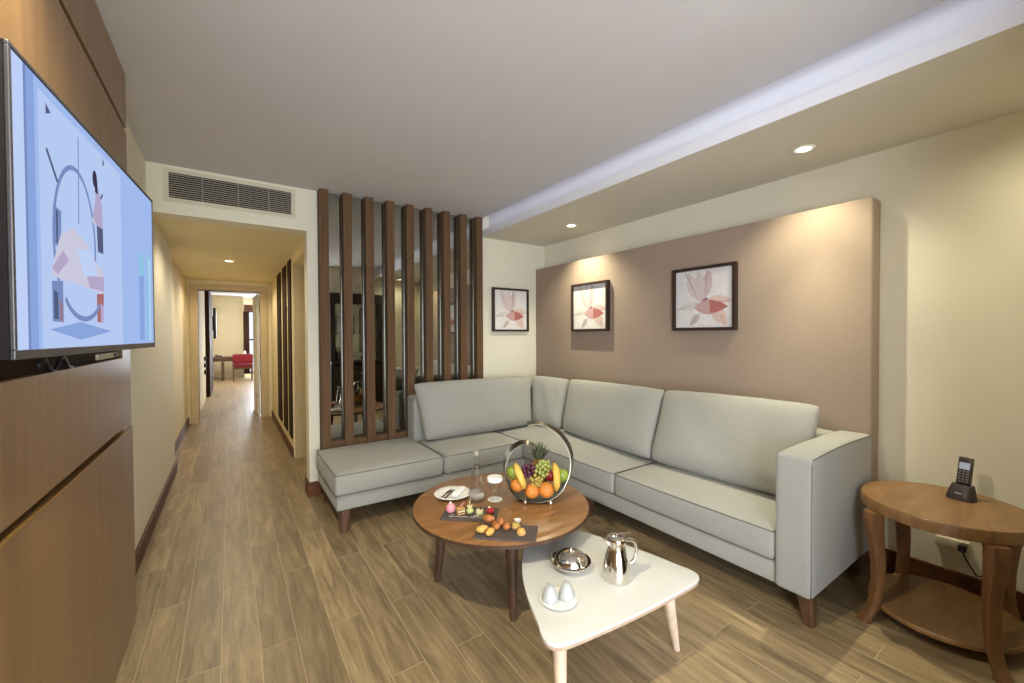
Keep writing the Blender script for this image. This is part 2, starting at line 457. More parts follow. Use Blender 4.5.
# baseboards
def baseboard(name, *boxes):
    bm = B()
    for b in boxes: box(bm, *b, .004)
    return struct(name, bm, M_base)
baseboard('baseboard_left', (XL, XL+.016, 2.64, 5.25, 0, .11), (-.56, XL+.016, 5.25, 5.266, 0, .11))
baseboard('baseboard_corridor_left', (-.56, -.544, 5.266, 7.96, 0, .11))
baseboard('baseboard_corridor_right', (.544, .56, 5.12, 7.96, 0, .10))
baseboard('baseboard_back', (.514, XR, YB-.016, YB, 0, .12), (.514, .53, YB, YB+.15, 0, .12))
baseboard('baseboard_right', (XR-.016, XR, -1.2, YB-.016, 0, .13))
# room behind the camera: return wall, rear wall with a window added for fill light
bm = B(); box(bm, 1.38, XR, -.36, -.24, 0, 2.7); struct('wall_rear', bm, M_wall)
bm = B(); box(bm, 1.38, 1.50, -3.8, -.36, 0, 2.7); struct('wall_return', bm, M_wall)
bm = B(); box(bm, XL, -.35, -3.8, -3.65, 0, 2.7); box(bm, 1.05, 1.38, -3.8, -3.65, 0, 2.7); box(bm, -.35, 1.05, -3.8, -3.65, 2.35, 2.7); struct('wall_added_window', bm, M_wall)
bm = B(); box(bm, -.35, -.29, -3.76, -3.69, 0, 2.35); box(bm, .99, 1.05, -3.76, -3.69, 0, 2.35); box(bm, -.29, .99, -3.76, -3.69, 2.29, 2.35); box(bm, -.29, .99, -3.76, -3.69, 0, .06); box(bm, .42, .48, -3.76, -3.69, .06, 2.29)
struct('window_added_rear', bm, M_doorleaf)  # unseen rear window, added as a frame for the fill lamp

# ------------------------------------------------------------------ veneered television wall
cl = thing('wall_cladding', (-.43, 1.0, 0), 'brown wood veneer cladding with horizontal grooves behind the television', 'wall panel')
XF = -.39
bm = B(); box(bm, XL+.001, -.412, -.70, 2.60, 0.0, ZC-.002); obj('backing_board', bm, M_clad_dark, cl, label='dark backing board seen in the grooves and behind the television')
bm = B(); box(bm, -.411, XF, -.70, 2.60, 2.318, ZC-.003, .002); obj('top_panel', bm, M_clad, cl)
bm = B(); box(bm, -.411, XF, -.70, 2.60, 1.95, 2.298, .002); box(bm, -.411, XF, 2.47, 2.60, 1.36, 1.95, .002); obj('middle_panel', bm, M_clad, cl)
bm = B(); box(bm, -.411, XF, -.70, 2.45, .952, 1.257, .002); obj('lower_panel', bm, M_clad, cl)
bm = B(); box(bm, -.411, XF, -.70, 2.62, .0, .928, .002); obj('bottom_panel', bm, M_clad, cl)
bm = B(); box(bm, -.411, -.394, 2.452, 2.62, .93, 1.36, .002); obj('end_stile', bm, M_clad, cl)
bm = B(); box(bm, -.411, -.388, -.70, 2.45, .926, .931); obj('groove_highlight', bm, mat('brass_highlight', lin(196, 156, 92), .35, .8, var=.03), cl, label='thin brass coloured strip standing in for a gold highlight, under the lower groove')  # brass strip added to imitate a gold highlight on the cladding
# cable and socket behind the set
s = thing('wall_socket', (-.411, 1.95, 1.29), 'small pale socket plate in the dark recess under the television', 'socket')
bm = B(); box(bm, -.412, -.403, 2.10, 2.40, 1.262, 1.285, .003); obj('plate', bm, M_plaster, s)
bm = B(); box(bm, -.403, -.395, 2.34, 2.37, 1.266, 1.281, .002); obj('plug', bm, M_black, s)
bm = B(); tube(bm, [(-.395, 1.50+.02*i, 1.275+.02*math.sin(i*.9)) for i in range(14)], .005); single('television_cable', bm, M_black, (-.395, 1.6, 1.262), 'black cable curling in the recess under the television', 'cable', smooth=True)

# ------------------------------------------------------------------ television
tv = thing('television', (-.345, 1.200, 1.305), 'large flat television on the veneered wall showing a pale blue picture', 'television')
TO = V(-.345, 1.200, 1.305); ta = math.atan2(.081, 1.096)
TD = V(math.sin(ta), math.cos(ta), 0); TN = V(math.cos(ta), -math.sin(ta), 0); TZ = V(0, 0, 1)
TW, TH = 1.087, .615
def T(u, v, d=0): return TO+TD*(u*TW)+TZ*(v*TH)+TN*d
def tvbox(bm, u0, u1, v0, v1, d0, d1, bev=0):
    return obox(bm, T((u0+u1)/2, (v0+v1)/2, (d0+d1)/2), TD, TZ, TN, (u1-u0)/2*TW, (v1-v0)/2*TH, (d1-d0)/2, bev)
bm = B()
bw, bh = .010/TW, .010/TH
tvbox(bm, 0, 1, 0, bh*1.9, -.008, 0, .002); tvbox(bm, 0, 1, 1-bh, 1, -.008, 0, .002)
tvbox(bm, 0, bw, bh*1.9, 1-bh, -.008, 0, .002); tvbox(bm, 1-bw*.7, 1, bh*1.9, 1-bh, -.008, 0, .002)
obj('bezel', bm, M_bezel, tv)
bm = B(); tvbox(bm, .001, .999, .002, .998, -.034, -.0085); tvbox(bm, .3, .7, .2, .8, -.036, -.03); obj('back_housing', bm, M_dark, tv)
bm = B(); obox(bm, T(.45, .5, -.045), TD, TZ, TN, .12, .1, .006); tvbox(bm, .40, .50, .40, .60, -.062, -.04); obj('wall_bracket', bm, M_dark, tv)
# the picture: a pale bedroom scene with a hoop, a bed and a standing figure
sc_cols = [lin(160, 186, 236), lin(138, 164, 220), lin(120, 140, 190), lin(190, 208, 246), lin(84, 92, 126), lin(180, 166, 200), lin(202, 200, 220), lin(146, 124, 148), lin(168, 108, 112), lin(182, 202, 241), lin(140, 196, 226), lin(58, 56, 76)]
SM = [emis('screen_light_%02d' % i, c, 1.0) for i, c in enumerate(sc_cols)]
bm = B(); layer = [0]
def poly(pts, mi):
    layer[0] += 1; d = -.0035+layer[0]*.00006
    vs = [bm.verts.new(T(u, v, d)) for u, v in pts]
    f = bm.faces.new(vs); f.material_index = mi
def ribbon(pts, w, mi):
    layer[0] += 1; d = -.0035+layer[0]*.00006
    P = [Vector((a*TW, b*TH)) for a, b in pts]; n = len(P); Lh = []; Rh = []
    for i in range(n):
        t = (P[min(i+1, n-1)]-P[max(i-1, 0)]).normalized(); k = Vector((-t.y, t.x))*w/2
        Lh.append(P[i]+k); Rh.append(P[i]-k)
    a = [bm.verts.new(T(q.x/TW, q.y/TH, d)) for q in Lh]; b = [bm.verts.new(T(q.x/TW, q.y/TH, d)) for q in Rh]
    for i in range(n-1):
        f = bm.faces.new((a[i], a[i+1], b[i+1], b[i])); f.material_index = mi
e0, e1 = bw, 1-bw*.7; v0, v1 = bh*1.9, 1-bh
poly([(e0, v0), (e1, v0), (e1, v1), (e0, v1)], 0)
poly([(e0, v0), (.055, v0), (.055, v1), (e0, v1)], 3)
poly([(.055, v0), (.095, v0), (.095, v1), (.055, v1)], 1)
poly([(.055, v0), (.064, v0), (.064, v1), (.055, v1)], 2)
poly([(.11, .03), (.62, .03), (.62, .95), (.11, .95)], 9)
poly([(.14, .10), (.30, .06), (.52, .10), (.30, .135)], 1)
def arc(cx, cy, rx, ry, a0, a1, n=40): return [(cx+rx*math.cos(math.radians(a0+(a1-a0)*i/n)), cy+ry*math.sin(math.radians(a0+(a1-a0)*i/n))) for i in range(n+1)]
ribbon(arc(.285, .46, .118, .31, -20, 215, 60), .012, 2)
ribbon([(.306, .92), (.300, .55)], .006, 2)
ribbon([(.142, .76), (.19, .665)], .010, 4)
ribbon([(.43, .70), (.465, .76)], .008, 4)
poly([(.142, .885), (.165, .905), (.142, .925)], 4); poly([(.468, .895), (.482, .92), (.470, .94)], 4)
poly([(.165, .42), (.20, .42), (.205, .56), (.165, .57)], 2)
poly([(.178, .43), (.185, .43), (.188, .55), (.178, .56)], 4)
poly([(.155, .33), (.20, .47), (.27, .52), (.36, .47), (.40, .42), (.46, .38), (.462, .28), (.155, .30)], 6)
poly([(.155, .33), (.21, .41), (.24, .38), (.18, .31)], 5)
poly([(.28, .44), (.37, .46), (.42, .36), (.33, .33)], 3); poly([(.34, .34), (.46, .36), (.46, .29), (.36, .29)], 5)
poly([(.25, .30), (.46, .27), (.46, .20), (.25, .20)], 9)
poly([(.152, .13), (.205, .13), (.205, .29), (.152, .28)], 2); poly([(.16, .14), (.18, .14), (.18, .24), (.16, .25)], 4); poly([(.185, .13), (.203, .13), (.203, .2), (.185, .22)], 7)
poly([(.405, .14), (.452, .14), (.456, .28), (.405, .27)], 8); poly([(.43, .14), (.452, .14), (.454, .22), (.43, .23)], 5)
ribbon(arc(.32, .30, .12, .15, -150, -30, 20), .014, 2)
# standing figure in a pale top and dark skirt, hair dark
poly([(.418, .47), (.458, .47), (.458, .60), (.412, .60)], 4)
poly([(.402, .59), (.458, .59), (.455, .70), (.432, .765), (.408, .745)], 5)
poly([(.385, .62), (.40, .60), (.42, .68), (.412, .72)], 5)
poly([(.38, .60), (.40, .58), (.404, .60), (.386, .62)], 6)
poly(arc(.405, .80, .016, .04, 0, 360, 18)[:-1], 11)
poly([(.405, .74), (.425, .74), (.422, .80), (.402, .78)], 11)
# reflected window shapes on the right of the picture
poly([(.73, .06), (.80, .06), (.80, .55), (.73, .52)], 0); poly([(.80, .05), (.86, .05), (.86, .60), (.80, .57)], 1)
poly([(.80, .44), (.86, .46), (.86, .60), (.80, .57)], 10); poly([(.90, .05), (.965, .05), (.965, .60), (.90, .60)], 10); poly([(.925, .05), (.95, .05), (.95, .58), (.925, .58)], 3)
poly([(.30, .06), (.44, .06), (.44, .36), (.30, .36)], 3) if False else None
obj('screen', bm, SM, tv)

# ------------------------------------------------------------------ air grille over the corridor
g = thing('air_grille', (.035, YB, 2.335), 'long white air conditioning grille in the bulkhead above the corridor', 'air vent')
gx0, gx1, gz0, gz1 = -.352, .418, 2.338, 2.516
bm = B(); w = .03
box(bm, gx0-w, gx1+w, YB-.006, YB, gz1, gz1+w, .002); box(bm, gx0-w, gx1+w, YB-.006, YB, gz0-w, gz0, .002); box(bm, gx0-w, gx0, YB-.006, YB, gz0, gz1, .002); box(bm, gx1, gx1+w, YB-.006, YB, gz0, gz1, .002)
obj('frame', bm, M_plaster, g)
bm = B(); box(bm, gx0, gx1, YB-.0008, YB, gz0, gz1); obj('dark_backing', bm, M_dark, g)
bm = B()
for i in range(11):
    z = gz0+.010+i*(gz1-gz0-.016)/10.4
    obox(bm, ((gx0+gx1)/2, YB-.010, z), V(1, 0, 0), V(0, math.cos(.75), math.sin(.75)), V(0, -math.sin(.75), math.cos(.75)), (gx1-gx0)/2, .0062, .0007)
obj('louvre', bm, M_louvre, g)
for x in (-.16, .06, .26):
    obj('mullion', box(B(), x-.002, x+.002, YB-.0165, YB-.001, gz0, gz1), M_louvre, g)

# ------------------------------------------------------------------ mirror and slat screen
mi = single('wall_mirror', box(B(), .615, 2.162, YB-.020, YB-.001, .02, ZC-.004), M_mirror, (1.39, YB-.01, .02), 'tall mirror on the back wall behind the wooden slats', 'mirror')
ss = thing('slat_screen', (1.39, 3.74, 0), 'screen of nine upright walnut slats before the mirror', 'slat screen')
for i in range(9):
    x1 = .683+.185*i; x0 = x1-.07
    bm = B(); box(bm, x0, x1, 3.70, YB-.0205, .06, ZC-.002, .002)
    sl = obj('slat', bm, M_slat, ss)
    bm = B(); box(bm, x0-.004, x0-.0005, YB-.030, YB-.0205, .06, ZC-.003, .001); obj('edge_trim', bm, M_bright, sl, label='narrow chrome trim along the slat')
for i in range(8):
    obj('bottom_rail', box(B(), .684+.185*i, .797+.185*i-.0005, 3.715, YB-.0205, .36, .455, .002), M_slat, ss)

# corridor: dark slats with mirror strips on its right wall
cs = thing('corridor_slat_screen', (.54, 5.8, .2), 'three dark upright slats on the wall along the corridor', 'slat screen')
for y0, y1 in ((6.28, 6.74), (5.63, 6.0), (5.16, 5.42)):
    obj('slat', box(B(), .545, .5595, y0, y1, .2, 2.2, .003), M_clad_dark, cs)

# ------------------------------------------------------------------ downlights
def downlight(name, x, y, z, r=.036, label='', on=True):
    d = thing(name, (x, y, z), label, 'ceiling light', 'recessed downlights')
    bm = B(); lathe(bm, [(r, z-.001), (r+.004, z-.005), (r+.016, z-.004), (r+.019, z), (r, z)], (x, y, 0), 28); obj('trim_ring', bm, M_paper, d, smooth=30)
    bm = B(); lathe(bm, [(0, z-.0015), (r, z-.0015), (r, z-.0005), (0, z-.0005)], (x, y, 0), 28); obj('lens', bm, M_led, d)
    return d
downlight('downlight', 2.665, .996, ZS, label='round downlight in the soffit above the arm end of the sofa')
downlight('downlight', 2.68, 2.923, ZS, label='round downlight in the soffit above the sofa corner')
downlight('downlight', -.01, 5.815, ZH, label='round downlight in the corridor ceiling')
def spot(n, x, y, z, W, ang=130, blend=.5, col=(1, .80, .55), r=.03, tgt=None):
    l = bpy.data.lights.new(n, 'SPOT'); l.energy = W; l.spot_size = math.radians(ang); l.spot_blend = blend; l.color = col; l.shadow_soft_size = r
    o = bpy.data.objects.new(n, l); COL.objects.link(o); o.location = (x, y, z)
    return o
K = 1.0
WARM = (1, .93, .66)
spot('lamp_sofa_arm', 2.665, .996, ZS-.02, 42*K, 120, .9, WARM, .012)
spot('lamp_sofa_corner', 2.68, 2.923, ZS-.02, 62*K, 120, .9, WARM, .012)
downlight('downlight', -.14, 1.0, ZC, label='round downlight in the main ceiling before the television')
spot('lamp_television_wall', -.14, 1.0, ZC-.02, 150*K, 150, .7, WARM)
downlight('downlight', 2.60, .05, ZS, label='unseen round downlight added as fill in the soffit above the oval table')  # out-of-view fixture added to go with the fill lamp
spot('fill_oval_table', 2.60, .05, ZS-.02, 20*K, 165, 1, WARM, .03)  # added fill lamp that brightens the right wall
spot('lamp_sofa_arm_beam', 2.665, .996, ZS-.02, 70*K, 56, 1, WARM, .012)
spot('lamp_sofa_corner_beam', 2.68, 2.923, ZS-.02, 50*K, 56, 1, WARM, .012)
spot('lamp_corridor', -.01, 5.815, ZH-.02, 36*K, 160, .6, (1, .88, .66))
spot('lamp_corridor_mouth', -.0, 4.35, ZH-.02, 20*K, 160, .6, (1, .88, .66))
spot('lamp_corridor_end', -.0, 7.3, ZH-.02, 26*K, 160, .6, (1, .88, .66))
def area(n, loc, direction, sx, sy, W, col):
    l = bpy.data.lights.new(n, 'AREA'); l.shape = 'RECTANGLE'; l.size = sx; l.size_y = sy; l.energy = W; l.color = col
    o = bpy.data.objects.new(n, l); COL.objects.link(o); o.location = loc
    o.rotation_euler = Vector(direction).to_track_quat('-Z', 'Y').to_euler()
    return o
area('fill_rear', (.35, -3.6, 1.3), (0.12, 1, 0.02), 1.3, 2.1, 110*K, (.82, .90, 1))  # added cool fill from behind the camera, set at the made-up rear window
# cool LED tape lying in the cove
ld_ = area('cove_led', (2.178, 1.35, 2.60), (1, 0, -1.6), .02, 4.8, .75*K, (.84, .84, 1))
zz_ = -V(1, 0, -1.6).normalized(); yy_ = V(0, 1, 0); ld_.rotation_euler = Matrix((yy_.cross(zz_), yy_, zz_)).transposed().to_euler()
area('fill_left', (XL-.04, -1.85, 1.2), (1, .35, .08), 2.0, 2.1, 190*K, (.80, .88, 1))  # added cool fill from the left, set at the made-up side window

# ------------------------------------------------------------------ headboard panel and pictures
pn = single('upholstered_wall_panel', box(B(), 2.925, XR-.001, .757, YB-.002, .13, 2.105, .012, 3), M_panel, (2.99, 2.3, .13), 'wide mauve upholstered panel on the wall behind the sofa', 'wall panel', smooth=40)

ART = [lin(230, 226, 224), lin(216, 202, 200), lin(209, 190, 189), lin(180, 112, 108), lin(222, 196, 187), lin(216, 213, 204), lin(158, 118, 116), lin(198, 186, 184), lin(202, 164, 162)]
AM = [mat('print_ink_%02d' % i, c, .7, var=.05, vscale=30) for i, c in enumerate(ART)]
def picture(o, ud, nd, w, h, label, dep=.04):
    """o lower-left corner on the wall seen from the room, ud along its width, nd out of the wall"""
    o = Vector(o); z = V(0, 0, 1)
    t = thing('framed_print', o+ud*(w/2), label, 'picture', 'framed leaf prints')
    fw = .022
    bm = B()
    def fb(a0, a1, b0, b1): obox(bm, o+ud*((a0+a1)/2)+z*((b0+b1)/2)+nd*(dep/2+.001), ud, z, nd, (a1-a0)/2, (b1-b0)/2, dep/2, .0015)
    fb(0, w, 0, fw); fb(0, w, h-fw, h); fb(0, fw, fw, h-fw); fb(w-fw, w, fw, h-fw)
    obj('frame', bm, M_frame, t)
    bm = B(); cnt = [0]; iw, ih = w-2*fw, h-2*fw
    def P(pts, m):
        cnt[0] += 1; d = dep*.55+cnt[0]*.00012
        f = bm.faces.new([bm.verts.new(o+ud*(fw+iw*a)+z*(fw+ih*b)+nd*d) for a, b in pts]); f.material_index = m
    def petal(a, b, wd, m, n=10):
        a = Vector(a); b = Vector(b); ax = b-a; pr = Vector((-ax.y, ax.x)).normalized()*wd
        l = [a+ax*(i/n)+pr*math.sin(PI*(i/n)**.85) for i in range(n+1)]; r_ = [a+ax*(i/n)-pr*math.sin(PI*(i/n)**.85) for i in range(n-1, 0, -1)]
        P([(max(0, min(1, q.x)), max(0, min(1, q.y))) for q in l+r_], m)
    def vein(a, b, wd=.006, m=6):
        a = Vector(a); b = Vector(b); pr = Vector((-(b-a).y, (b-a).x)).normalized()*wd
        P([tuple(a+pr), tuple(b+pr*.5), tuple(b-pr*.5), tuple(a-pr)], m)
    P([(0, 0), (1, 0), (1, 1), (0, 1)], 0)
    petal((.46, .45), (.22, .97), .12, 1); petal((.47, .46), (.62, .99), .11, 2); petal((.47, .46), (.42, .98), .10, 1)
    petal((.44, .42), (.03, .34), .07, 5); petal((.52, .42), (.98, .46), .10, 4); petal((.66, .36), (.90, .02), .11, 4)
    petal((.44, .24), (.26, .03), .06, 7)
    petal((.34, .35), (.92, .34), .125, 8)
    P([(.62, .24), (.76, .26), (.92, .34), (.80, .42), (.66, .46), (.61, .47)], 3)
    P([(.46, .45), (.60, .47), (.56, .52)], 6)
    vein((.18, .97), (.40, .52)); vein((.57, .98), (.53, .56)); vein((.02, .32), (.30, .40), .004); vein((.98, .42), (.70, .44), .004); vein((.80, .22), (.88, .02), .004); vein((.28, .05), (.40, .2), .004)
    obj('print', bm, AM, t)
    return t
picture((2.325, YB-.001, 1.388), V(1, 0, 0), V(0, -1, 0), .475, .475, 'framed leaf print on the cream back wall beside the slat screen')
picture((2.925, 3.152, 1.384), V(0, -1, 0), V(-1, 0, 0), .492, .475, 'framed leaf print on the mauve panel above the sofa corner, under a downlight')
picture((2.925, 1.977, 1.378), V(0, -1, 0), V(-1, 0, 0), .492, .475, 'framed leaf print on the mauve panel above the long sofa seat')

# ------------------------------------------------------------------ corner sofa
sf = thing('corner_sofa', (1.8, 3.2, 0), 'large pale grey L-shaped corner sofa with an open ottoman end', 'sofa')
bm = B(); box(bm, .575, 2.915, 2.95, 3.69, .155, .262, .012, 3); box(bm, 2.135, 2.915, .90, 2.96, .155, .262, .012, 3); obj('base', bm, M_sofa, sf, smooth=40)
def seat(x0, x1, y0, y1, crown=.022):
    bm = B(); cushion_box(bm, x0, x1, y0, y1, .262, .412, .026, crown, 10, .008)
    c = obj('seat_cushion', bm, M_sofa, sf, smooth=True)
    bm = B(); e = .006
    def loop(z, k):
        pts = []
        N = 10
        def bl(t): return .008*.5*(1-t*t)*k
        for i in range(N): t = -1+2*i/N; pts.append((x0+e+(x1-x0-2*e)*i/N, y0+e-bl(t), z))
        for i in range(N): t = -1+2*i/N; pts.append((x1-e+bl(t), y0+e+(y1-y0-2*e)*i/N, z))
        for i in range(N): t = -1+2*i/N; pts.append((x1-e-(x1-x0-2*e)*i/N, y1-e+bl(t), z))
        for i in range(N): t = -1+2*i/N; pts.append((x0+e-bl(t), y1-e-(y1-y0-2*e)*i/N, z))
        return pts
    tube(bm, loop(.405, 1), .0032, 6, True)
    tube(bm, loop(.269, 1), .0028, 6, True)
    obj('piping', bm, M_seam, c, smooth=True)
    return c
seat(.562, 1.352, 2.925, 3.685, .018)
seat(1.362, 2.112, 2.925, 3.50)
seat(2.118, 2.76, 1.905, 3.50)
seat(2.118, 2.76, .905, 1.897)
bm = B(); cushion_box(bm, 1.335, 2.915, 3.505, 3.69, .262, .80, .03, .01, 10); cushion_box(bm, 2.765, 2.915, .90, 3.52, .262, .785, .03, .01, 10); obj('backrest', bm, M_sofa, sf, smooth=True)
bm = B(); cushion_box(bm, 2.115, 2.912, .748, .902, .155, .792, .02, .016, 10, .004)
am = obj('arm', bm, M_sofa, sf, smooth=True)
bm = B(); tube(bm, [(2.123, .754, .165+.06*i) for i in range(11)]+[(2.135+.0765*i, .753, .785+.012*math.sin(PI*i/10)) for i in range(11)], .003, 6); obj('piping', bm, M_seam, am, smooth=True)
for x, y, dx, dy in ((.635, 3.0, -.012, -.02), (2.2, .80, .0, -.015), (2.86, .82, .01, -.01), (.64, 3.62, -.01, .01), (1.9, 3.0, 0, -.01), (2.2, 2.2, -.01, 0)):
    bm = B(); loft(bm, [((x+dx, y+dy, 0), .022, .022), ((x, y, .155), .040, .036)], 16, 6); obj('leg', bm, M_foot, sf, smooth=40)

def cushion(q, t_, label, pinch=(.018, -.022), sag=.12):
    q = [Vector(a) for a in q]; base = (q[0]+q[1])/2
    t = thing('back_cushion', base, label, 'cushion', 'loose back cushions of the corner sofa')
    bm = B(); pillow(bm, q, t_, 30, pinch, 5, .42, sag); obj('cover', bm, M_sofa, t, smooth=True)
    bm = B(); tube(bm, pillow_rim(q, pinch), .003, 6, True); obj('piping', bm, M_cushseam, t, smooth=True)
    return t
cushion([(1.375, 3.34, .438), (2.515, 3.345, .44), (2.605, 3.485, .912), (1.318, 3.475, .925)], .17, 'wide back cushion leaning before the slat screen')
cushion([(2.575, 3.40, .44), (2.625, 3.01, .44), (2.81, 3.09, .895), (2.665, 3.50, .915)], .13, 'narrow back cushion turned across the sofa corner')
cushion([(2.60, 2.945, .44), (2.505, 1.89, .44), (2.735, 1.93, .925), (2.765, 3.02, .912)], .18, 'back cushion on the long side between the corner cushion and the end cushion')
cushion([(2.50, 1.885, .44), (2.53, .915, .44), (2.735, .93, .945), (2.73, 1.925, .927)], .18, 'back cushion at the arm end of the sofa')

# ------------------------------------------------------------------ round coffee table
TC = V(1.235, 1.923, 0); TR_ = .483; TZt = .42
rt = thing('round_coffee_table', TC, 'round walnut coffee table carrying the fruit basket and slate boards', 'table')
bm = B(); lathe(bm, [(0, .417), (TR_-.003, .417), (TR_-.003, .4195), (TR_-.0045, TZt), (0, TZt)], TC, 96); tp = obj('tabletop', bm, M_table, rt, smooth=30)
bm = B(); lathe(bm, [(0, .392), (TR_-.02, .392), (TR_, .402), (TR_, .416), (TR_-.003, .4169), (0, .4169)], TC, 96); obj('edge', bm, M_tabledge, tp, smooth=30, label='dark rim under the walnut top')
for a in (152, 246, 62, 336):
    a = math.radians(a); d = V(math.cos(a), math.sin(a), 0)
    bm = B(); loft(bm, [(TC+d*.356, .0175, .0175), (TC+d*.315+V(0, 0, .392), .034, .034)], 16, 2); obj('leg', bm, M_tleg, rt, smooth=40)

# ------------------------------------------------------------------ white side table, nested under the round one
def rounded(pts, rad, n=8, bulge=None):
    """polygon with rounded corners and gently bowed sides"""
    P = [Vector(p) for p in pts]; out = []; m = len(P)
    for i in range(m):
        a, b, c = P[i-1], P[i], P[(i+1) % m]
        r = rad[i]
        u = (a-b).normalized(); w = (c-b).normalized()
        ang = math.acos(max(-1, min(1, u.dot(w)))); t = r/math.tan(ang/2)
        p0 = b+u*t; p1 = b+w*t
        for k in range(n+1):
            s = k/n; out.append((p0*(1-s)**2+b*2*s*(1-s)+p1*s*s))
        nx = P[(i+1) % m]; nn = P[(i+2) % m]
        e0 = p1
        u2 = (b-nx).normalized(); w2 = (nn-nx).normalized(); a2 = math.acos(max(-1, min(1, u2.dot(w2)))); e1_ = nx+u2*(rad[(i+1) % m]/math.tan(a2/2))
        nrm = Vector(((e1_-e0).y, -(e1_-e0).x)).normalized()
        for k in range(1, 8):
            s = k/8; out.append(e0*(1-s)+e1_*s+nrm*(bulge[i] if bulge else 0)*math.sin(PI*s))
    return [(p.x, p.y) for p in out]
wt = thing('white_coffee_table', (1.25, 1.3, 0), 'low white rounded triangular table tucked partly under the walnut one', 'table')
outline = rounded([(.82, 1.035), (1.69, .975), (1.40, 1.92)], [.085, .075, .12], 8, (.010, .025, .045))
bm = B(); prism(bm, outline, .297, .31, .002); wtop = obj('tabletop', bm, M_white, wt, smooth=30)
ctr = Vector((1.28, 1.28)); inner = [(ctr.x+(x-ctr.x)*.994, ctr.y+(y-ctr.y)*.994) for x, y in outline]
bm = B(); prism(bm, inner, .284, .2968, .001); obj('edge', bm, M_whiteedge, wtop, smooth=30, label='pale wood edge under the white top')
for (fx, fy), (tx, ty) in (((1.56, 1.045), (1.455, 1.015)), ((.905, 1.035), (.935, 1.085)), ((1.405, 1.80), (1.39, 1.73))):
    bm = B(); loft(bm, [((fx, fy, 0), .0135, .0135), ((tx, ty, .284), .026, .026)], 16, 2.2); obj('leg', bm, M_beech, wt, smooth=40)

# ------------------------------------------------------------------ oval lamp table with phone
SCx, SCy, SZ = 2.695, .440, .57
st = thing('side_table', (SCx, SCy, 0), 'oval honey brown table with curved legs and a low shelf beside the sofa arm', 'table')
bm = B(); lathe(bm, [(0, .517), (.985, .517), (1, .521), (1, .563), (.985, SZ), (0, SZ)], (SCx, SCy, 0), 72, sx=.295, sy=.288); obj('tabletop', bm, M_side, st, smooth=35)
bm = B(); lathe(bm, [(0, .066), (.97, .066), (.985, .071), (.985, .084), (.97, .089), (0, .089)], (SCx, SCy, 0), 72, sx=.280, sy=.262); obj('shelf', bm, M_side, st, smooth=35)
for sx_, sy_ in ((-1, 1), (-1, -1), (1, 1), (1, -1)):
    d = V(sx_*.75, sy_*.66, 0).normalized(); t = V(-d.y, d.x, 0)
    c0 = V(SCx+sx_*.203, SCy+sy_*.172, 0)
    prof = [(0.0, .062, .023, .030), (.02, .056, .019, .028), (.05, .034, .017, .026), (.10, .016, .018, .025), (.18, .004, .022, .025), (.28, .004, .025, .027), (.38, .014, .029, .030), (.45, .024, .035, .035), (.49, .026, .036, .036), (.517, .020, .036, .036)]
    bm = B(); loft(bm, [(c0+d*o_+V(0, 0, z), a*.86, b*.86) for z, o_, a, b in prof], 20, 7, 0, d, t); obj('leg', bm, M_sideleg, st, smooth=50)
# phone: cradle and handset
pd = V(-.97, .24, 0); pr_ = V(.24, .97, 0)*-1     # facing the room ; its right-hand direction
pc = V(2.83, .40, SZ)
ph = thing('phone_cradle', pc, 'dark charging cradle on the oval table', 'phone cradle')
bm = B(); loft(bm, [(pc+V(0, 0, .0), .048, .040), (pc+V(0, 0, .010), .047, .039), (pc-pd*.008+V(0, 0, .045), .041, .027), (pc-pd*.014+V(0, 0, .066), .036, .019)], 24, 4, 0, pr_, pd); obj('housing', bm, M_phone, ph, smooth=50)
bm = B(); obox(bm, pc+pd*.024+V(0, 0, .027), pr_, (pd*.45+V(0, 0, .9)).normalized(), pr_.cross((pd*.45+V(0, 0, .9)).normalized()), .012, .006, .006, .001); obj('charge_light', bm, M_key, ph)
hs = thing('cordless_handset', pc+V(0, 0, .068), 'dark cordless phone handset standing in its cradle on the oval table', 'phone')
hu = (V(0, 0, 1)-pd*.22).normalized(); hn = (pd-hu*pd.dot(hu)).normalized(); h0 = pc-pd*.016+V(0, 0, .067)
bm = B(); obox(bm, h0+hu*.063, pr_, hu, hn, .024, .063, .011, .004); hb = obj('body', bm, M_phone, hs, smooth=40)
bm = B(); obox(bm, h0+hu*.085+hn*.0112, pr_, hu, hn, .018, .0155, .0006, .0); obj('display', bm, M_lcd, hb)
bm = B()
for r_ in range(5):
    for c_ in range(3): obox(bm, h0+hu*(.012+r_*.012)+pr_*((c_-1)*.0135)+hn*.0112, pr_, hu, hn, .0045, .0028, .0010, .0004)
obj('keypad', bm, M_key, hb)
# wall socket under the table
ws = thing('wall_outlet', (XR, .46, .245), 'pale plastic outlet box on the wall under the oval table', 'socket')
bm = B(); box(bm, XR-.03, XR, .40, .52, .245, .295, .004); obj('plate', bm, M_plaster, ws, smooth=30)
bm = B(); box(bm, XR-.06, XR-.0305, .405, .435, .255, .285, .005); pg = obj('plug', bm, M_black, ws, smooth=30)
bm = B(); tube(bm, [(XR-.06, .42, .27), (XR-.08, .415, .265), (XR-.085, .40, .23), (XR-.06, .37, .16), (XR-.04, .32, .17)], .004); obj('cord', bm, M_black, pg, smooth=True)

# ------------------------------------------------------------------ things on the round table
Z0 = TZt
EX = V(.826, -.5636, 0); EY = V(.5636, .826, 0)     # across and along the view
c = V(1.05, 2.155, Z0)
pl = single('dinner_plate', lathe(B(), [(0, .004), (.055, .004), (.075, .008), (.105, .016), (.107, .0175), (.105, .019), (.075, .011), (.055, .007), (0, .007)], c, 48), M_porc, c, 'white round plate holding a napkin, fork and knife on the round table', 'plate', smooth=True)
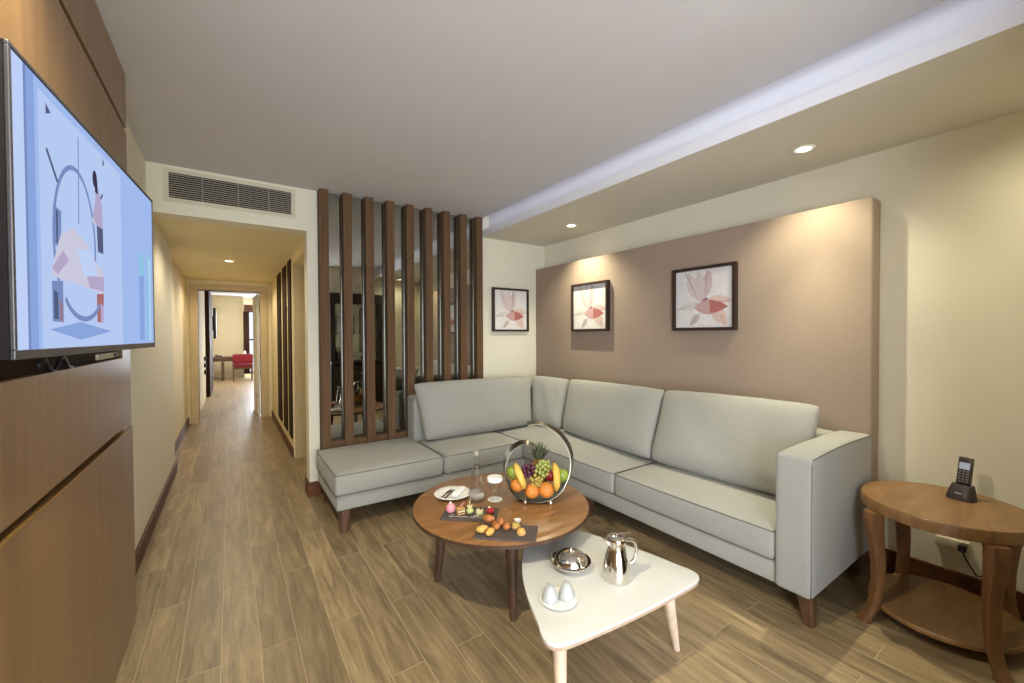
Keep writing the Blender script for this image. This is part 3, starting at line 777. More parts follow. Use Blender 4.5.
# foot ring sits on the table
nd_ = V(.92, .38, 0).normalized(); nt_ = V(-nd_.y, nd_.x, 0)
bm = B(); t = bmesh.new()
cushion_box(t, -.062, .062, -.019, .019, 0, .022, .009, .006, 8); merge(bm, t, 0, Matrix.Translation(c+V(.03, -.008, .0086)+EX*.006) @ Matrix.Rotation(math.atan2(EY.y, EY.x)-.35, 4, 'Z'))
napkin = single('napkin', bm, M_linen, c+V(.03, -.01, .0072), 'folded white napkin lying on the plate', 'napkin', smooth=True)
ca = V(math.cos(math.atan2(EY.y, EY.x)-.30), math.sin(math.atan2(EY.y, EY.x)-.30), 0); cb = V(-ca.y, ca.x, 0)
def cutlery(name, o, kind, label):
    bm = B(); z = V(0, 0, 1)
    def seg(a0, a1, w0, w1, th=.0012, off=0):
        t = bmesh.new(); vs = []
        for (a, w_) in ((a0, w0), (a1, w1)):
            for s in (-1, 1):
                for k in (-1, 1): vs.append(t.verts.new(o+ca*a+cb*(s*w_+off)+z*(k*th)))
        for f in ((0, 1, 3, 2), (4, 6, 7, 5), (0, 4, 5, 1), (2, 3, 7, 6), (1, 5, 7, 3), (0, 2, 6, 4)): t.faces.new([vs[i] for i in f])
        merge(bm, t)
    seg(-.078, -.01, .0075, .005); seg(-.01, .02, .005, .005)
    if kind == 'fork':
        seg(.02, .035, .005, .012)
        for k in range(4): seg(.035, .07, .002, .0014, .001, (k-1.5)*.0068)
    else: seg(.02, .06, .010, .011); seg(.06, .082, .011, .002)
    return single(name, bm, M_chrome, o, label, 'cutlery')
cutlery('fork', c+V(-.012, .004, .0105)-EX*.004, 'fork', 'steel fork lying on the white plate next to the knife')
cutlery('knife', c+V(-.034, .012, .0105)-EX*.006, 'knife', 'steel knife lying on the white plate at the outer side of the fork')

# water bottle
c = V(1.125, 2.01, Z0)
wb = thing('water_bottle', c, 'tall clear tapering glass bottle of water on the round table', 'bottle')
out = [(0, .0), (.040, .0), (.043, .006), (.043, .060), (.041, .085), (.030, .155), (.019, .215), (.0145, .240), (.0145, .262)]
bm = B(); lathe(bm, out, c, 40); obj('glass', bm, M_glass, wb, smooth=40)
bm = B(); lathe(bm, [(0, .006), (.037, .006), (.040, .012), (.040, .060), (.038, .085), (.027, .155), (.016, .205), (0, .206)], c, 40); obj('water', bm, M_water, wb, smooth=40)
bm = B(); lathe(bm, [(.0435, .022), (.0438, .022), (.0438, .055), (.0435, .055)], c, 40); obj('label', bm, mat('bottle_label', lin(222, 220, 214), .7, var=.03, alpha=.4), wb, smooth=True, label='pale band label low on the bottle')
bm = B(); lathe(bm, [(0, .258), (.016, .258), (.0165, .262), (.0165, .280), (.014, .283), (0, .283)], c, 28); obj('cap', bm, mat('bottle_cap', lin(168, 160, 148), .4, .3, var=.02), wb, smooth=30)
# goblet with its paper cover
c = V(1.222, 1.968, Z0)
single('paper_coaster', lathe(B(), [(0, 0), (.040, 0), (.041, .0012), (.040, .0022), (0, .0022)], c, 32), M_paper, c, 'round white paper coaster under the goblet', 'coaster', smooth=40)
c = c+V(0, 0, .0024)
gb = thing('water_goblet', c, 'stemmed glass goblet with a paper cover beside the bottle', 'glass')
bm = B(); lathe(bm, [(0, .0), (.032, .0), (.033, .002), (.010, .006), (.005, .012), (.004, .035), (.008, .042)], c, 32); obj('foot', bm, M_glass, gb, smooth=40)
bm = B(); lathe(bm, [(0, .042), (.012, .043), (.028, .056), (.035, .075), (.036, .095), (.034, .118), (.033, .118), (.035, .095), (.034, .076), (.027, .058), (.011, .046), (0, .045)], c, 32); obj('bowl', bm, M_glass, gb, smooth=40)
bm = B(); lathe(bm, [(.0405, .104), (.042, .104), (.0445, .120), (.041, .127), (0, .128), (0, .1265), (.039, .1255), (.042, .119)], c, 32); single('glass_cover', bm, M_paper, c+V(0, 0, .104), 'white pleated paper cover on top of the goblet', 'glass cover', smooth=40)

# slates
def slate(cx, cy, L_, W_, ang, label):
    a = math.radians(ang); ax = V(math.cos(a), math.sin(a), 0); ay = V(-ax.y, ax.x, 0); z = V(0, 0, 1)
    t = thing('slate_board', (cx, cy, Z0), label, 'serving board', 'slate serving boards')
    bm = B(); obox(bm, V(cx, cy, Z0+.004), ax, ay, z, L_/2, W_/2, .004, .0015); obj('board', bm, M_slate, t)
    return t, V(cx, cy, Z0+.008), ax, ay
sl1, o1, a1, b1 = slate(1.012, 1.872, .28, .158, -40.5, 'dark slate with chalk writing and five sweet pastries, beside the bottle')
sl2, o2, a2, b2 = slate(1.056, 1.600, .285, .150, -42, 'dark slate with croissants and savoury bites at the front rim of the round table')
bm = B(); z = .0008
def stroke(pts): tube(bm, [o1+a1*p+b1*q+V(0, 0, z) for p, q in pts], .0012, 5)
stroke([(-.088+.012*math.cos(t), -.040+.013*math.sin(t)) for t in [math.radians(50+14*i) for i in range(20)]])
stroke([(-.080+.006*i, -.046+.004*math.sin(i*1.9)) for i in range(14)])
stroke([(.018+.010*math.cos(t), -.040+.010*math.sin(t)) for t in [math.radians(200+12*i) for i in range(16)]])
stroke([(.030, -.048), (.034, -.030), (.042, -.022), (.048, -.026)]); stroke([(.022, -.030), (.052, -.030)])
stroke([(.04+.006*i, -.043+.0045*math.sin(i*1.7)) for i in range(11)])
obj('chalk_writing', bm, M_chalk, sl1, smooth=True, label='white chalk handwriting along the slate')

def blob(bm, c, rx, ry, rz, n=14, wob=.08, seed=1, mi=0, axx=(1, 0, 0)):
    t = bmesh.new(); bmesh.ops.create_uvsphere(t, u_segments=n*2, v_segments=n, radius=1)
    rnd = random.Random(seed); ph_ = [rnd.uniform(0, 6) for _ in range(4)]
    for v in t.verts:
        k = 1+wob*math.sin(4*v.co.x+ph_[0])*math.cos(4*v.co.y+ph_[1])+wob*.6*math.sin(6*v.co.z+ph_[2])
        v.co = Vector((v.co.x*rx*k, v.co.y*ry*k, v.co.z*rz*k))
    ax = Vector(axx).normalized(); az = V(0, 0, 1); ay = az.cross(ax).normalized(); az = ax.cross(ay)
    M_ = Matrix((ax, ay, az)).transposed().to_4x4(); M_.translation = Vector(c)
    return merge(bm, t, mi, M_)
ZB = Z0+.0082
C_pink = mat('pink_glaze', lin(226, 150, 160), .35, var=.04, vscale=60)
C_cream = mat('cream_filling', lin(238, 226, 180), .5, var=.05, vscale=60)
C_choc = mat('chocolate', lin(70, 42, 28), .4, var=.1, vscale=60)
C_pist = mat('pistachio', lin(190, 200, 130), .5, var=.08, vscale=80)
C_berry = mat('berry', lin(176, 34, 40), .3, var=.15, vscale=90)
C_crust = mat('pastry_crust', lin(206, 160, 96), .6, var=.15, vscale=60)
C_golden = mat('baked_golden', lin(226, 184, 104), .55, col2=lin(196, 140, 66), vscale=60)
C_brown = mat('baked_brown', lin(190, 122, 62), .5, col2=lin(146, 84, 42), vscale=60)
C_herb = mat('herb_topping', lin(150, 146, 72), .6, col2=lin(196, 172, 92), vscale=120)
def pastry(x, y, label):
    return thing('pastry', (x, y, ZB), label, 'pastry')
# pink glazed ball
p = pastry(.930, 1.933, 'round pink glazed pastry at the end of the chalked slate')
bm = B(); blob(bm, (.930, 1.933, ZB+.025), .025, .025, .025, wob=.01); obj('glaze', bm, C_pink, p, smooth=True)
bm = B(); obox(bm, V(.930, 1.936, ZB+.052), EX, EY, V(0, 0, 1), .006, .002, .006, .001); obj('topping', bm, mat('white_chocolate', lin(240, 214, 206), .4, var=.03), p)
# layered cake
p = pastry(.968, 1.897, 'square layered cake of cream and chocolate next to the pink pastry')
q = V(.968, 1.897, ZB); ro = Matrix.Rotation(.5, 3, 'Z'); qx, qy = ro @ EX, ro @ EY
for i, (m_, nm) in enumerate(((C_crust, 'sponge'), (C_choc, 'chocolate_layer'), (C_cream, 'cream_layer'), (C_choc, 'chocolate_layer'), (C_crust, 'sponge'))):
    h = (.008, .005, .007, .004, .006)[i]; zz = sum((.008, .005, .007, .004, .006)[:i])
    obj(nm, obox(B(), q+V(0, 0, zz+h/2), qx, qy, V(0, 0, 1), .020, .017, h/2-.0001, .0012), m_, p)
bm = B(); obox(bm, q+V(0, 0, .046)+EX*.008, (EX+V(0, 0, 1.2)).normalized(), EY, (V(0, 0, 1)-EX*.8).normalized(), .017, .004, .0014); obj('decoration', bm, C_pink, p)
# green tartlet
p = pastry(1.008, 1.868, 'small pale green domed pastry with cream leaves, middle of the chalked slate')
bm = B(); blob(bm, (1.008, 1.868, ZB+.015), .019, .019, .015, wob=.02); obj('dome', bm, C_pist, p, smooth=True)
bm = B()
for k in range(5):
    a = k*1.256; d = V(math.cos(a), math.sin(a), 0)
    tube(bm, [V(1.008, 1.868, ZB+.024)+d*.003, V(1.008, 1.868, ZB+.038)+d*.010, V(1.008, 1.868, ZB+.046)+d*.013], [.004, .0035, .001], 6)
obj('cream', bm, C_cream, p, smooth=True)
bm = B(); tube(bm, [V(1.005, 1.874, ZB+.028), V(1.012, 1.878, ZB+.055), V(1.016, 1.880, ZB+.072)], .0016, 6); obj('stick', bm, C_cream, p, smooth=True)
# cream tart with cherry
p = pastry(1.046, 1.834, 'pale cream cake with a dark cherry on the chalked slate')
q = V(1.046, 1.834, ZB)
bm = B(); lathe(bm, [(0, 0), (.017, 0), (.019, .004), (.019, .020), (.017, .024), (0, .025)], q, 24); obj('cream', bm, C_cream, p, smooth=40)
bm = B(); lathe(bm, [(.0192, .002), (.0200, .002), (.0200, .012), (.0192, .012)], q, 24); obj('crust', bm, C_pist, p, smooth=40)
bm = B(); blob(bm, q+V(.004, -.002, .030), .007, .007, .007, 8, .02); obj('cherry', bm, C_choc, p, smooth=True)
# berry tart
p = pastry(1.090, 1.802, 'red berry tart at the end of the chalked slate by the goblet')
q = V(1.090, 1.802, ZB)
bm = B(); lathe(bm, [(0, 0), (.018, 0), (.024, .014), (.022, .015), (.0, .012)], q, 24); obj('shell', bm, C_choc, p, smooth=40)
bm = B()
for k in range(7):
    a = k*1.047; rr = .0125 if k < 6 else 0
    blob(bm, q+V(rr*math.cos(a), rr*math.sin(a), .019+(.006 if k == 6 else 0)), .0095, .0095, .0095, 6, .04, k)
obj('berry', bm, C_berry, p, smooth=True)
bm = B(); blob(bm, q+V(-.004, .004, .036), .006, .006, .005, 6, .05); obj('cream', bm, C_cream, p, smooth=True)
# savoury bites on the other slate
def croissant(bm, c, L_, r, ang):
    pts = []; rad = []
    for i in range(13):
        s = -1+2*i/12; a = s*1.1
        x = L_*math.sin(a); y = -L_*.45*(1-math.cos(a))
        pts.append(V(c[0]+x*math.cos(ang)-y*math.sin(ang), c[1]+x*math.sin(ang)+y*math.cos(ang), c[2]+r*.95))
        rad.append(r*(1-.62*abs(s)**1.6)*(1+.10*math.cos(i*PI)))
    tube(bm, pts, rad, 12)
def bite(x, y, zo, m_, label, kind='croissant', L_=.026, r=.014, ang=0, seed=1):
    bm = B()
    if kind == 'croissant': croissant(bm, (x, y, ZB+zo), L_*1.12, r*1.15, ang)
    elif kind == 'roll':
        blob(bm, (x, y, ZB+zo+r), r*1.15, r, r, 12, .03, seed); lathe(bm, [(0, -.002), (r*.5, -.001), (r*.52, .002), (0, .004)], (x, y, ZB+zo+r*1.96), 12)
    return single('croissant' if kind == 'croissant' else 'pastry_roll', bm, m_, (x, y, ZB+zo), label, 'pastry', smooth=True)
bite(1.010, 1.688, .024, C_brown, 'brown croissant resting on top of the heap of three on the front slate', ang=2.2, L_=.028, r=.016)
bite(1.030, 1.665, 0, C_brown, 'dark brown croissant under the raised one on the front slate', ang=1.0, L_=.022)
bite(.955, 1.650, 0.002, C_golden, 'golden croissant on the outer corner of the front slate', ang=2.9, L_=.026, r=.016)
bite(.972, 1.612, 0, C_golden, 'pale golden croissant nearest the table rim on the front slate', ang=.4, L_=.024, r=.015)
bite(1.026, 1.640, 0, C_brown, 'round brown roll on the front slate, beside the croissants', 'roll', r=.0165, seed=2)
bite(1.066, 1.612, 0, C_brown, 'round brown roll on the front slate, next to the herb bites', 'roll', r=.0165, seed=3)
bite(1.056, 1.646, .012, C_brown, 'round brown roll raised behind the other two on the front slate', 'roll', r=.016, seed=4)
def canape(x, y, top, label, zo=0):
    p = thing('canape', (x, y, ZB+zo), label, 'canape')
    q = V(x, y, ZB+zo)
    bm = B(); lathe(bm, [(0, 0), (.019, 0), (.021, .004), (.021, .012), (.018, .015), (0, .016)], q, 24); obj('bread', bm, C_crust, p, smooth=40)
    bm = B(); blob(bm, q+V(0, 0, .018), .018, .018, .008, 10, .12, 5); obj('topping', bm, top, p, smooth=True)
    return p
canape(1.105, 1.592, C_herb, 'small round bite with green topping behind the orange one on the front slate', .006)
canape(1.098, 1.540, C_golden, 'small round bite with orange topping at the corner of the front slate')
q = V(1.142, 1.632, Z0)
bm = B(); lathe(bm, [(0, 0), (.014, 0), (.015, .002), (.019, .034), (.018, .034), (.014, .004), (0, .003)], q, 28)
sg = thing('sauce_glass', q, 'tiny clear glass of white dip behind the herb bites', 'glass'); obj('glass', bm, M_glass, sg, smooth=40)
bm = B(); lathe(bm, [(0, .022), (.0165, .022), (.0172, .031), (0, .032)], q, 28); obj('dip', bm, M_paper, sg, smooth=40)

# ------------------------------------------------------------------ fruit basket
fc = V(1.43, 1.84, Z0)
fa = V(-.613, -.790, 0)     # towards the room
ft = V(.790, -.613, 0)      # across
fb = thing('fruit_basket', fc, 'spiral steel band fruit basket on ball feet on the round table', 'basket')
def FP(s, z, d=0): return V(fc.x, fc.y, 0)+ft*s+fa*d+V(0, 0, z)
band = [(-.02, .722, .022), (-.06, .738, .022), (-.105, .732, .024), (-.15, .70, .03), (-.182, .645, .045), (-.192, .585, .075), (-.180, .525, .11), (-.145, .477, .14), (-.095, .447, .155), (-.034, .433, .16), (.03, .434, .16), (.085, .451, .15), (.135, .487, .12), (.172, .54, .085), (.190, .60, .055), (.190, .665, .036), (.172, .725, .026), (.14, .775, .024), (.10, .812, .022), (.05, .839, .022), (0, .85, .022), (-.06, .846, .022)]
def smooth_poly(P, k=4):
    out = []
    for i in range(len(P)-1):
        p0, p1, p2, p3 = [Vector(P[max(0, min(len(P)-1, i+j))]) for j in (-1, 0, 1, 2)]
        for s in range(k):
            t = s/k; out.append(.5*((2*p1)+(p2-p0)*t+(2*p0-5*p1+4*p2-p3)*t*t+(3*p1-p0-3*p2+p3)*t**3))
    out.append(Vector(P[-1])); return out
sp = smooth_poly(band)
bm = B(); rows = []
for i, q in enumerate(sp):
    a = sp[max(0, i-1)]; b = sp[min(len(sp)-1, i+1)]
    tn = Vector((b.x-a.x, b.y-a.y)).normalized(); n1_ = Vector((-tn.y, tn.x)); nn = n1_*.0022; rd = .003+.007*min(1, abs(q.x)/.17)*(1 if q.y > .5 else .3)
    w_ = q.z/2+.012; row = []
    for (k, e) in ((-1, -1), (1, -1), (1, 1), (-1, 1)):
        row.append(bm.verts.new(FP(q.x+nn.x*e+n1_.x*rd*k, q.y+nn.y*e+n1_.y*rd*k, k*w_)))
    rows.append(row)
for a, b in zip(rows, rows[1:]):
    for k in range(4):
        l = (k+1) % 4; bm.faces.new((a[k], a[l], b[l], b[k]))
bm.faces.new(rows[0][::-1]); bm.faces.new(rows[-1])
obj('spiral_band', bm, mat('brushed_steel', lin(120, 114, 100), .3, 1, var=.03), fb, smooth=40)
for s, d in ((.068, .088), (-.07, .088), (.068, -.088), (-.07, -.088)):
    z_ = .436 if abs(s) < .058 else .438
    bm = B(); blob(bm, FP(s, Z0+.0125, d), .0125, .0125, .0125, 10, 0); tube(bm, [FP(s, Z0+.02, d), FP(s*.9, .446, d*.75)], .004, 6); obj('ball_foot', bm, M_chrome, fb, smooth=True)
C_orange = mat('orange_peel', lin(208, 128, 54), .45, var=.06, vscale=50, bump=.4, bscale=260)
C_green = mat('green_apple_skin', lin(132, 150, 56), .3, var=.12, vscale=20)
C_red = mat('red_apple_skin', lin(140, 26, 30), .3, var=.25, vscale=20)
C_ban = mat('banana_peel', lin(214, 172, 74), .45, var=.08, vscale=15)
C_stem = mat('fruit_stem', lin(92, 70, 40), .7, var=.1)
C_gpur = mat('purple_grape', lin(84, 40, 56), .3, var=.25, vscale=30)
C_ggrn = mat('green_grape', lin(156, 158, 84), .3, var=.15, vscale=30)
C_gbrn = mat('amber_grape', lin(160, 140, 66), .3, var=.2, vscale=30)
def apple(s, z, d, r, m_, label, cat='apple', name='apple'):
    t = thing(name, FP(s, z-r, d), label, cat)
    bm = B(); prof = []
    for i in range(17):
        a = -PI/2+PI*i/16
        rr = r*math.cos(a)*(1+.06*math.sin(a)); zz = r*.95*math.sin(a)
        if i == 16: rr = 0; zz = r*.74
        if i == 15: zz = r*.86
        if i == 0: rr = 0; zz = -r*.84
        prof.append((rr, zz))
    lathe(bm, prof, FP(s, z, d), 28); obj('flesh', bm, m_, t, smooth=True)
    bm = B(); tube(bm, [FP(s, z+r*.72, d), FP(s+.004, z+r*1.15, d)], .0016, 6); obj('stem', bm, C_stem, t, smooth=True)
    return t
def orange(s, z, d, r, label):
    t = thing('orange', FP(s, z-r, d), label, 'orange', 'oranges in the fruit basket')
    bm = B(); blob(bm, FP(s, z, d), r, r, r*.96, 16, .006); obj('peel', bm, C_orange, t, smooth=True)
    bm = B(); blob(bm, FP(s+.006, z+r*.5, d+r*.80), .003, .003, .003, 6, 0); obj('navel', bm, C_stem, t, smooth=True)
orange(-.115, .512, .045, .039, 'orange beside the green apple on the bottle side of the basket')
orange(-.034, .4845, .060, .0415, 'orange in the middle of the three at the front of the basket')
orange(.046, .4915, .058, .044, 'largest orange, beside the upright banana in the basket')
apple(-.138, .578, .03, .040, C_green, 'green apple on the goblet side of the fruit basket')
apple(.134, .564, .025, .040, C_green, 'green apple behind the upright banana in the fruit basket')
apple(.072, .560, .02, .034, C_red, 'dark red apple between the green grapes and the upright banana')
def banana(pts, label):
    t = thing('banana', pts[-1], label, 'banana', 'bananas in the fruit basket')
    P = smooth_poly([(p.x, p.y, p.z) for p in pts], 5); n = len(P)
    rad = [.0205*(min(1, .35+3.2*min(i, n-1-i)/n)) for i in range(n)]
    bm = B(); tube(bm, P, rad, 6); obj('peel', bm, C_ban, t, smooth=60)
    bm = B(); d = (P[0]-P[1]).normalized(); tube(bm, [P[0]-d*.002, P[0]+d*.016], [.0065, .005], 6); obj('tip', bm, C_stem, t, smooth=40)
banana([FP(-.126, .635, .06), FP(-.108, .60, .088), FP(-.090, .56, .10), FP(-.074, .515, .105)], 'banana leaning over the green apple and oranges')
banana([FP(.090, .640, .06), FP(.100, .60, .095), FP(.103, .555, .105), FP(.098, .505, .10)], 'upright banana on the far side from the bottle in the basket')
def grapes(s, z, d, m_, n, label, rx=.04, seed=3, r=.0105):
    t = thing('grape_bunch', FP(s, z-.03, d), label, 'grapes', 'bunches of grapes')
    rnd = random.Random(seed); pts = []
    tries = 0
    while len(pts) < n and tries < 4000:
        tries += 1
        a, b, c_ = rnd.uniform(-1, 1), rnd.uniform(-1, 1), rnd.uniform(-1, 1)
        if a*a+b*b+c_*c_ > 1: continue
        p = FP(s+a*rx, z+b*rx*1.0, d+c_*rx*.55)
        if all((p-q_).length > r*1.65 for q_ in pts): pts.append(p)
    bm = B(); blob(bm, pts[0], r, r, r*1.15, 8, 0); first = obj('grape', bm, m_, t, smooth=True)
    for p in pts[1:]:
        o = first.copy(); COL.objects.link(o); o.parent = t; o.location = p-pts[0]
    bm = B(); tube(bm, [FP(s, z-.02, d), FP(s, z+rx*.9, d)], .002, 6); obj('stalk', bm, C_stem, t, smooth=True)
grapes(-.052, .590, .035, C_gpur, 24, 'purple grapes beside the leaning banana in the basket', .038, 3)
grapes(.030, .605, .030, C_ggrn, 30, 'green grapes heaped below the pineapple leaves', .046, 5)
grapes(-.010, .545, .062, C_gbrn, 20, 'amber green grapes above the oranges in the basket', .032, 8)
pa = thing('pineapple', FP(.01, .5, -.045), 'pineapple with a tuft of green leaves standing at the back of the fruit basket', 'pineapple')
C_pine = mat('pineapple_skin', lin(150, 106, 46), .6, col2=lin(104, 84, 40), vscale=45, bump=.8, bscale=60)
bm = B(); blob(bm, FP(.01, .555, -.045), .055, .055, .085, 16, .01); obj('flesh', bm, C_pine, pa, smooth=True)
C_leaf = mat('pineapple_leaf', lin(112, 118, 82), .6, col2=lin(74, 82, 54), vscale=30)
bm = B(); rnd = random.Random(4)
for k in range(30):
    a = k*2.4; ring = k/30; out_ = .072*(1-ring)+.010; L_ = .075+.05*ring
    base = FP(.008, .615, -.045); d = V(math.cos(a), math.sin(a), 0); sd = V(-d.y, d.x, 0)
    pts = [base+d*.010, base+d*(out_*.55)+V(0, 0, L_*.55), base+d*out_+V(0, 0, L_*(.85+.15*ring))]
    ww = (.010, .009, .0008)
    t = bmesh.new(); L1 = []; 
    for p_, w_ in zip(pts, ww): L1.append((t.verts.new(p_+sd*w_), t.verts.new(p_-d*.002), t.verts.new(p_-sd*w_)))
    for x_, y_ in zip(L1, L1[1:]):
        t.faces.new((x_[0], x_[1], y_[1], y_[0])); t.faces.new((x_[1], x_[2], y_[2], y_[1]))
    merge(bm, t)
obj('leaf_tuft', bm, C_leaf, pa, smooth=True)

# ------------------------------------------------------------------ things on the white table
ZW = .31
c = V(1.243, 1.362, ZW)
cd_ = thing('serving_dish', c, 'small polished steel dish with a domed lid on the white table', 'serving dish')
bm = B(); lathe(bm, [(0, .0), (.045, .0), (.048, .004), (.070, .010), (.088, .026), (.091, .034), (.089, .034), (.085, .026), (.068, .013), (0, .008)], c, 48); obj('bowl', bm, M_chrome, cd_, smooth=50)
bm = B(); lathe(bm, [(.073, .030), (.076, .031), (.074, .040), (.065, .055), (.045, .067), (.020, .073), (0, .074), (0, .072), (.07, .030)], c, 48); ld = obj('lid', bm, M_chrome, cd_, smooth=50)
bm = B(); lathe(bm, [(0, .073), (.005, .074), (.004, .078), (.008, .082), (.008, .086), (.005, .089), (0, .0895)], c, 24); obj('knob', bm, M_chrome, ld, smooth=50)
c = V(1.345, 1.188, ZW); hd = V(.93, -.36, 0).normalized()
pt = thing('coffee_pot', c, 'polished steel insulated coffee pot with a loop handle on the white table', 'pot')
bm = B(); lathe(bm, [(0, 0), (.054, 0), (.058, .004), (.059, .016), (.056, .055), (.048, .092), (.040, .118), (.036, .138), (.036, .150), (.0375, .151), (.0375, .153), (0, .153)], c, 48); obj('body', bm, M_chrome, pt, smooth=40)
bm = B(); lathe(bm, [(.036, .1535), (.039, .154), (.041, .168), (.039, .177), (.026, .184), (0, .186), (0, .1535)], c, 40); pl_ = obj('lid', bm, M_chrome, pt, smooth=40)
bm = B(); loft(bm, [(c-hd*.030+V(0, 0, .150), .016, .014), (c-hd*.046+V(0, 0, .166), .011, .011), (c-hd*.060+V(0, 0, .178), .004, .009)], 16, 2.5, 0, hd, V(-hd.y, hd.x, 0)); obj('spout', bm, M_chrome, pt, smooth=50)
bm = B(); P = smooth_poly([tuple(c+hd*x+V(0, 0, z_)) for x, z_ in ((.034, .158), (.060, .160), (.085, .148), (.094, .120), (.090, .085), (.075, .062), (.052, .056))], 4); tube(bm, P, .0075, 12); obj('handle', bm, M_chrome, pt, smooth=True)
bm = B(); obox(bm, c+hd*.030+V(0, 0, .189), hd, V(-hd.y, hd.x, 0), V(0, 0, 1), .034, .007, .0028, .001); obox(bm, c+hd*.005+V(0, 0, .186), hd, V(-hd.y, hd.x, 0), V(0, 0, 1), .010, .012, .003, .001); obj('thumb_lever', bm, M_chrome, pl_)
c = V(1.042, 1.214, ZW)
sa = single('saucer', lathe(B(), [(0, .0), (.040, .0), (.042, .003), (.070, .011), (.072, .013), (.070, .014), (.042, .007), (0, .006)], c, 48), M_porc, c, 'white saucer with two wrapped upturned cups on the white table', 'saucer', smooth=40)
for k, (dx, lab) in enumerate(((-.0335, 'upturned cup in clear wrapping on the saucer, at the rim of the white table'), (.0335, 'upturned cup in clear wrapping on the saucer, beside the steel dish'))):
    q = c+EX*dx+EY*(.012 if k else -.006)+V(0, 0, .0068)
    cu = thing('wrapped_cup', q, lab, 'cup', 'wrapped cups')
    bm = B(); lathe(bm, [(.025, 0), (.030, .002), (.029, .014), (.023, .034), (.015, .047), (.014, .048), (0, .048), (0, .046), (.014, .045), (.022, .033), (.028, .013)], q, 28); obj('cup', bm, M_cup, cu, smooth=40)
    bm = B(); n = 28; rows = []
    for zz, rr in ((.0, .0312), (.012, .0325), (.030, .0275), (.046, .021), (.056, .0165), (.062, .013), (.060, .0)):
        rows.append([bm.verts.new(q+V((rr+.0016*math.sin(i*5+zz*90))*math.cos(2*PI*i/n), (rr+.0016*math.cos(i*7+zz*60))*math.sin(2*PI*i/n), zz)) for i in range(n)])
    for a, b in zip(rows, rows[1:]):
        for i in range(n): bm.faces.new((a[i], a[(i+1) % n], b[(i+1) % n], b[i]))
    obj('wrapping', bm, M_wrap, cu, smooth=True)

# ------------------------------------------------------------------ minibar behind the camera, seen only in the mirror
YR = -.24
mb = thing('minibar_cabinet', (1.9, YR+.1, 0), 'dark wood minibar with a mirrored back, reflected between the slats', 'cabinet')
MX0, MX1 = 1.42, 2.35
bm = B(); box(bm, MX0, MX0+.09, YR+.001, YR+.12, .9, 2.1, .003); box(bm, MX1-.09, MX1, YR+.001, YR+.12, .9, 2.1, .003); box(bm, MX0+.09, MX1-.09, YR+.001, YR+.12, 1.92, 2.1, .003); obj('frame', bm, M_frame, mb)
bm = B(); box(bm, MX0+.0902, MX1-.0902, YR+.002, YR+.012, .9, 1.92); obj('mirror_back', bm, M_mirror, mb)
bm = B(); box(bm, MX0+.0902, MX1-.0902, YR+.014, YR+.10, 1.40, 1.42); obj('shelf', bm, M_glass, mb)
bm = B(); box(bm, MX0, MX1, YR+.001, YR+.21, .86, .898, .003); obj('counter', bm, M_frame, mb)
bm = B(); box(bm, MX0, MX1, YR+.001, YR+.19, 0, .859, .003); obj('body', bm, M_dark, mb)
bm = B(); box(bm, MX0+.03, (MX0+MX1)/2-.005, YR+.1905, YR+.205, .06, .82, .003); dr = obj('door', bm, M_frame, mb); obj('handle', box(B(), (MX0+MX1)/2-.04, (MX0+MX1)/2-.025, YR+.2055, YR+.22, .4, .55, .002), M_chrome, dr)
bm = B(); box(bm, (MX0+MX1)/2+.005, MX1-.03, YR+.1905, YR+.205, .06, .82, .003); dr = obj('door', bm, M_frame, mb); obj('handle', box(B(), (MX0+MX1)/2+.025, (MX0+MX1)/2+.04, YR+.2055, YR+.22, .4, .55, .002), M_chrome, dr)
for k, (x, h, m_) in enumerate(((1.56, .24, M_black), (1.64, .22, M_glass), (1.72, .26, M_black), (2.02, .12, M_porc))):
    q = V(x, YR+.13, .8985)
    bo = single('minibar_bottle' if k < 3 else 'minibar_cup', lathe(B(), [(0, 0), (.03, 0), (.032, .005), (.032, h*.55), (.012, h*.75), (.012, h), (0, h)] if k < 3 else [(0, 0), (.03, 0), (.045, .09), (.042, .09), (.027, .005), (0, .005)], q, 24), m_, q, ('dark bottle on the reflected minibar counter beside the clear one', 'clear bottle on the reflected minibar counter between two dark ones', 'tall dark bottle on the reflected minibar counter near its middle', 'white cup on the reflected minibar counter')[k], 'bottle' if k < 3 else 'cup', smooth=40)

# ------------------------------------------------------------------ far room beyond the corridor
M_far = mat('far_wall_paint', lin(226, 217, 190), .8, var=.02)
bm = B(); box(bm, -.86, -.47, 8.15, 16.4, 0, 2.75); struct('wall_far_left', bm, M_far)
bm = B(); box(bm, -.6, 0.32, 16.2, 16.4, 0, 2.75); box(bm, .32, .36, 15.9, 16.4, 0, 2.75); box(bm, .36, 3.0, 16.2, 16.4, 2.2, 2.75); box(bm, .36, 3.0, 16.2, 16.4, 0, .1); struct('wall_far_end', bm, M_far)
bm = B(); box(bm, 2.6, 2.8, 8.15, 16.4, 0, 2.75); struct('wall_far_right', bm, M_far)
bm = B(); box(bm, .9, 2.8, 8.0, 8.15, 0, 2.75); struct('wall_far_near', bm, M_far)
bm = B(); box(bm, -.86, 2.8, 8.15, 16.4, 2.62, 2.8); box(bm, -.86, 2.8, 8.15, 12.6, 2.42, 2.62); struct('ceiling_far', bm, M_ceil)
bm = B(); box(bm, .36, .42, 16.22, 16.28, .1, 2.2); box(bm, .95, 1.0, 16.22, 16.28, .1, 2.2); box(bm, .42, .95, 16.22, 16.28, 2.14, 2.2); box(bm, .42, .95, 16.22, 16.28, .1, .16); box(bm, .42, .95, 16.22, 16.28, 1.2, 1.25); struct('window_2', bm, M_dark)
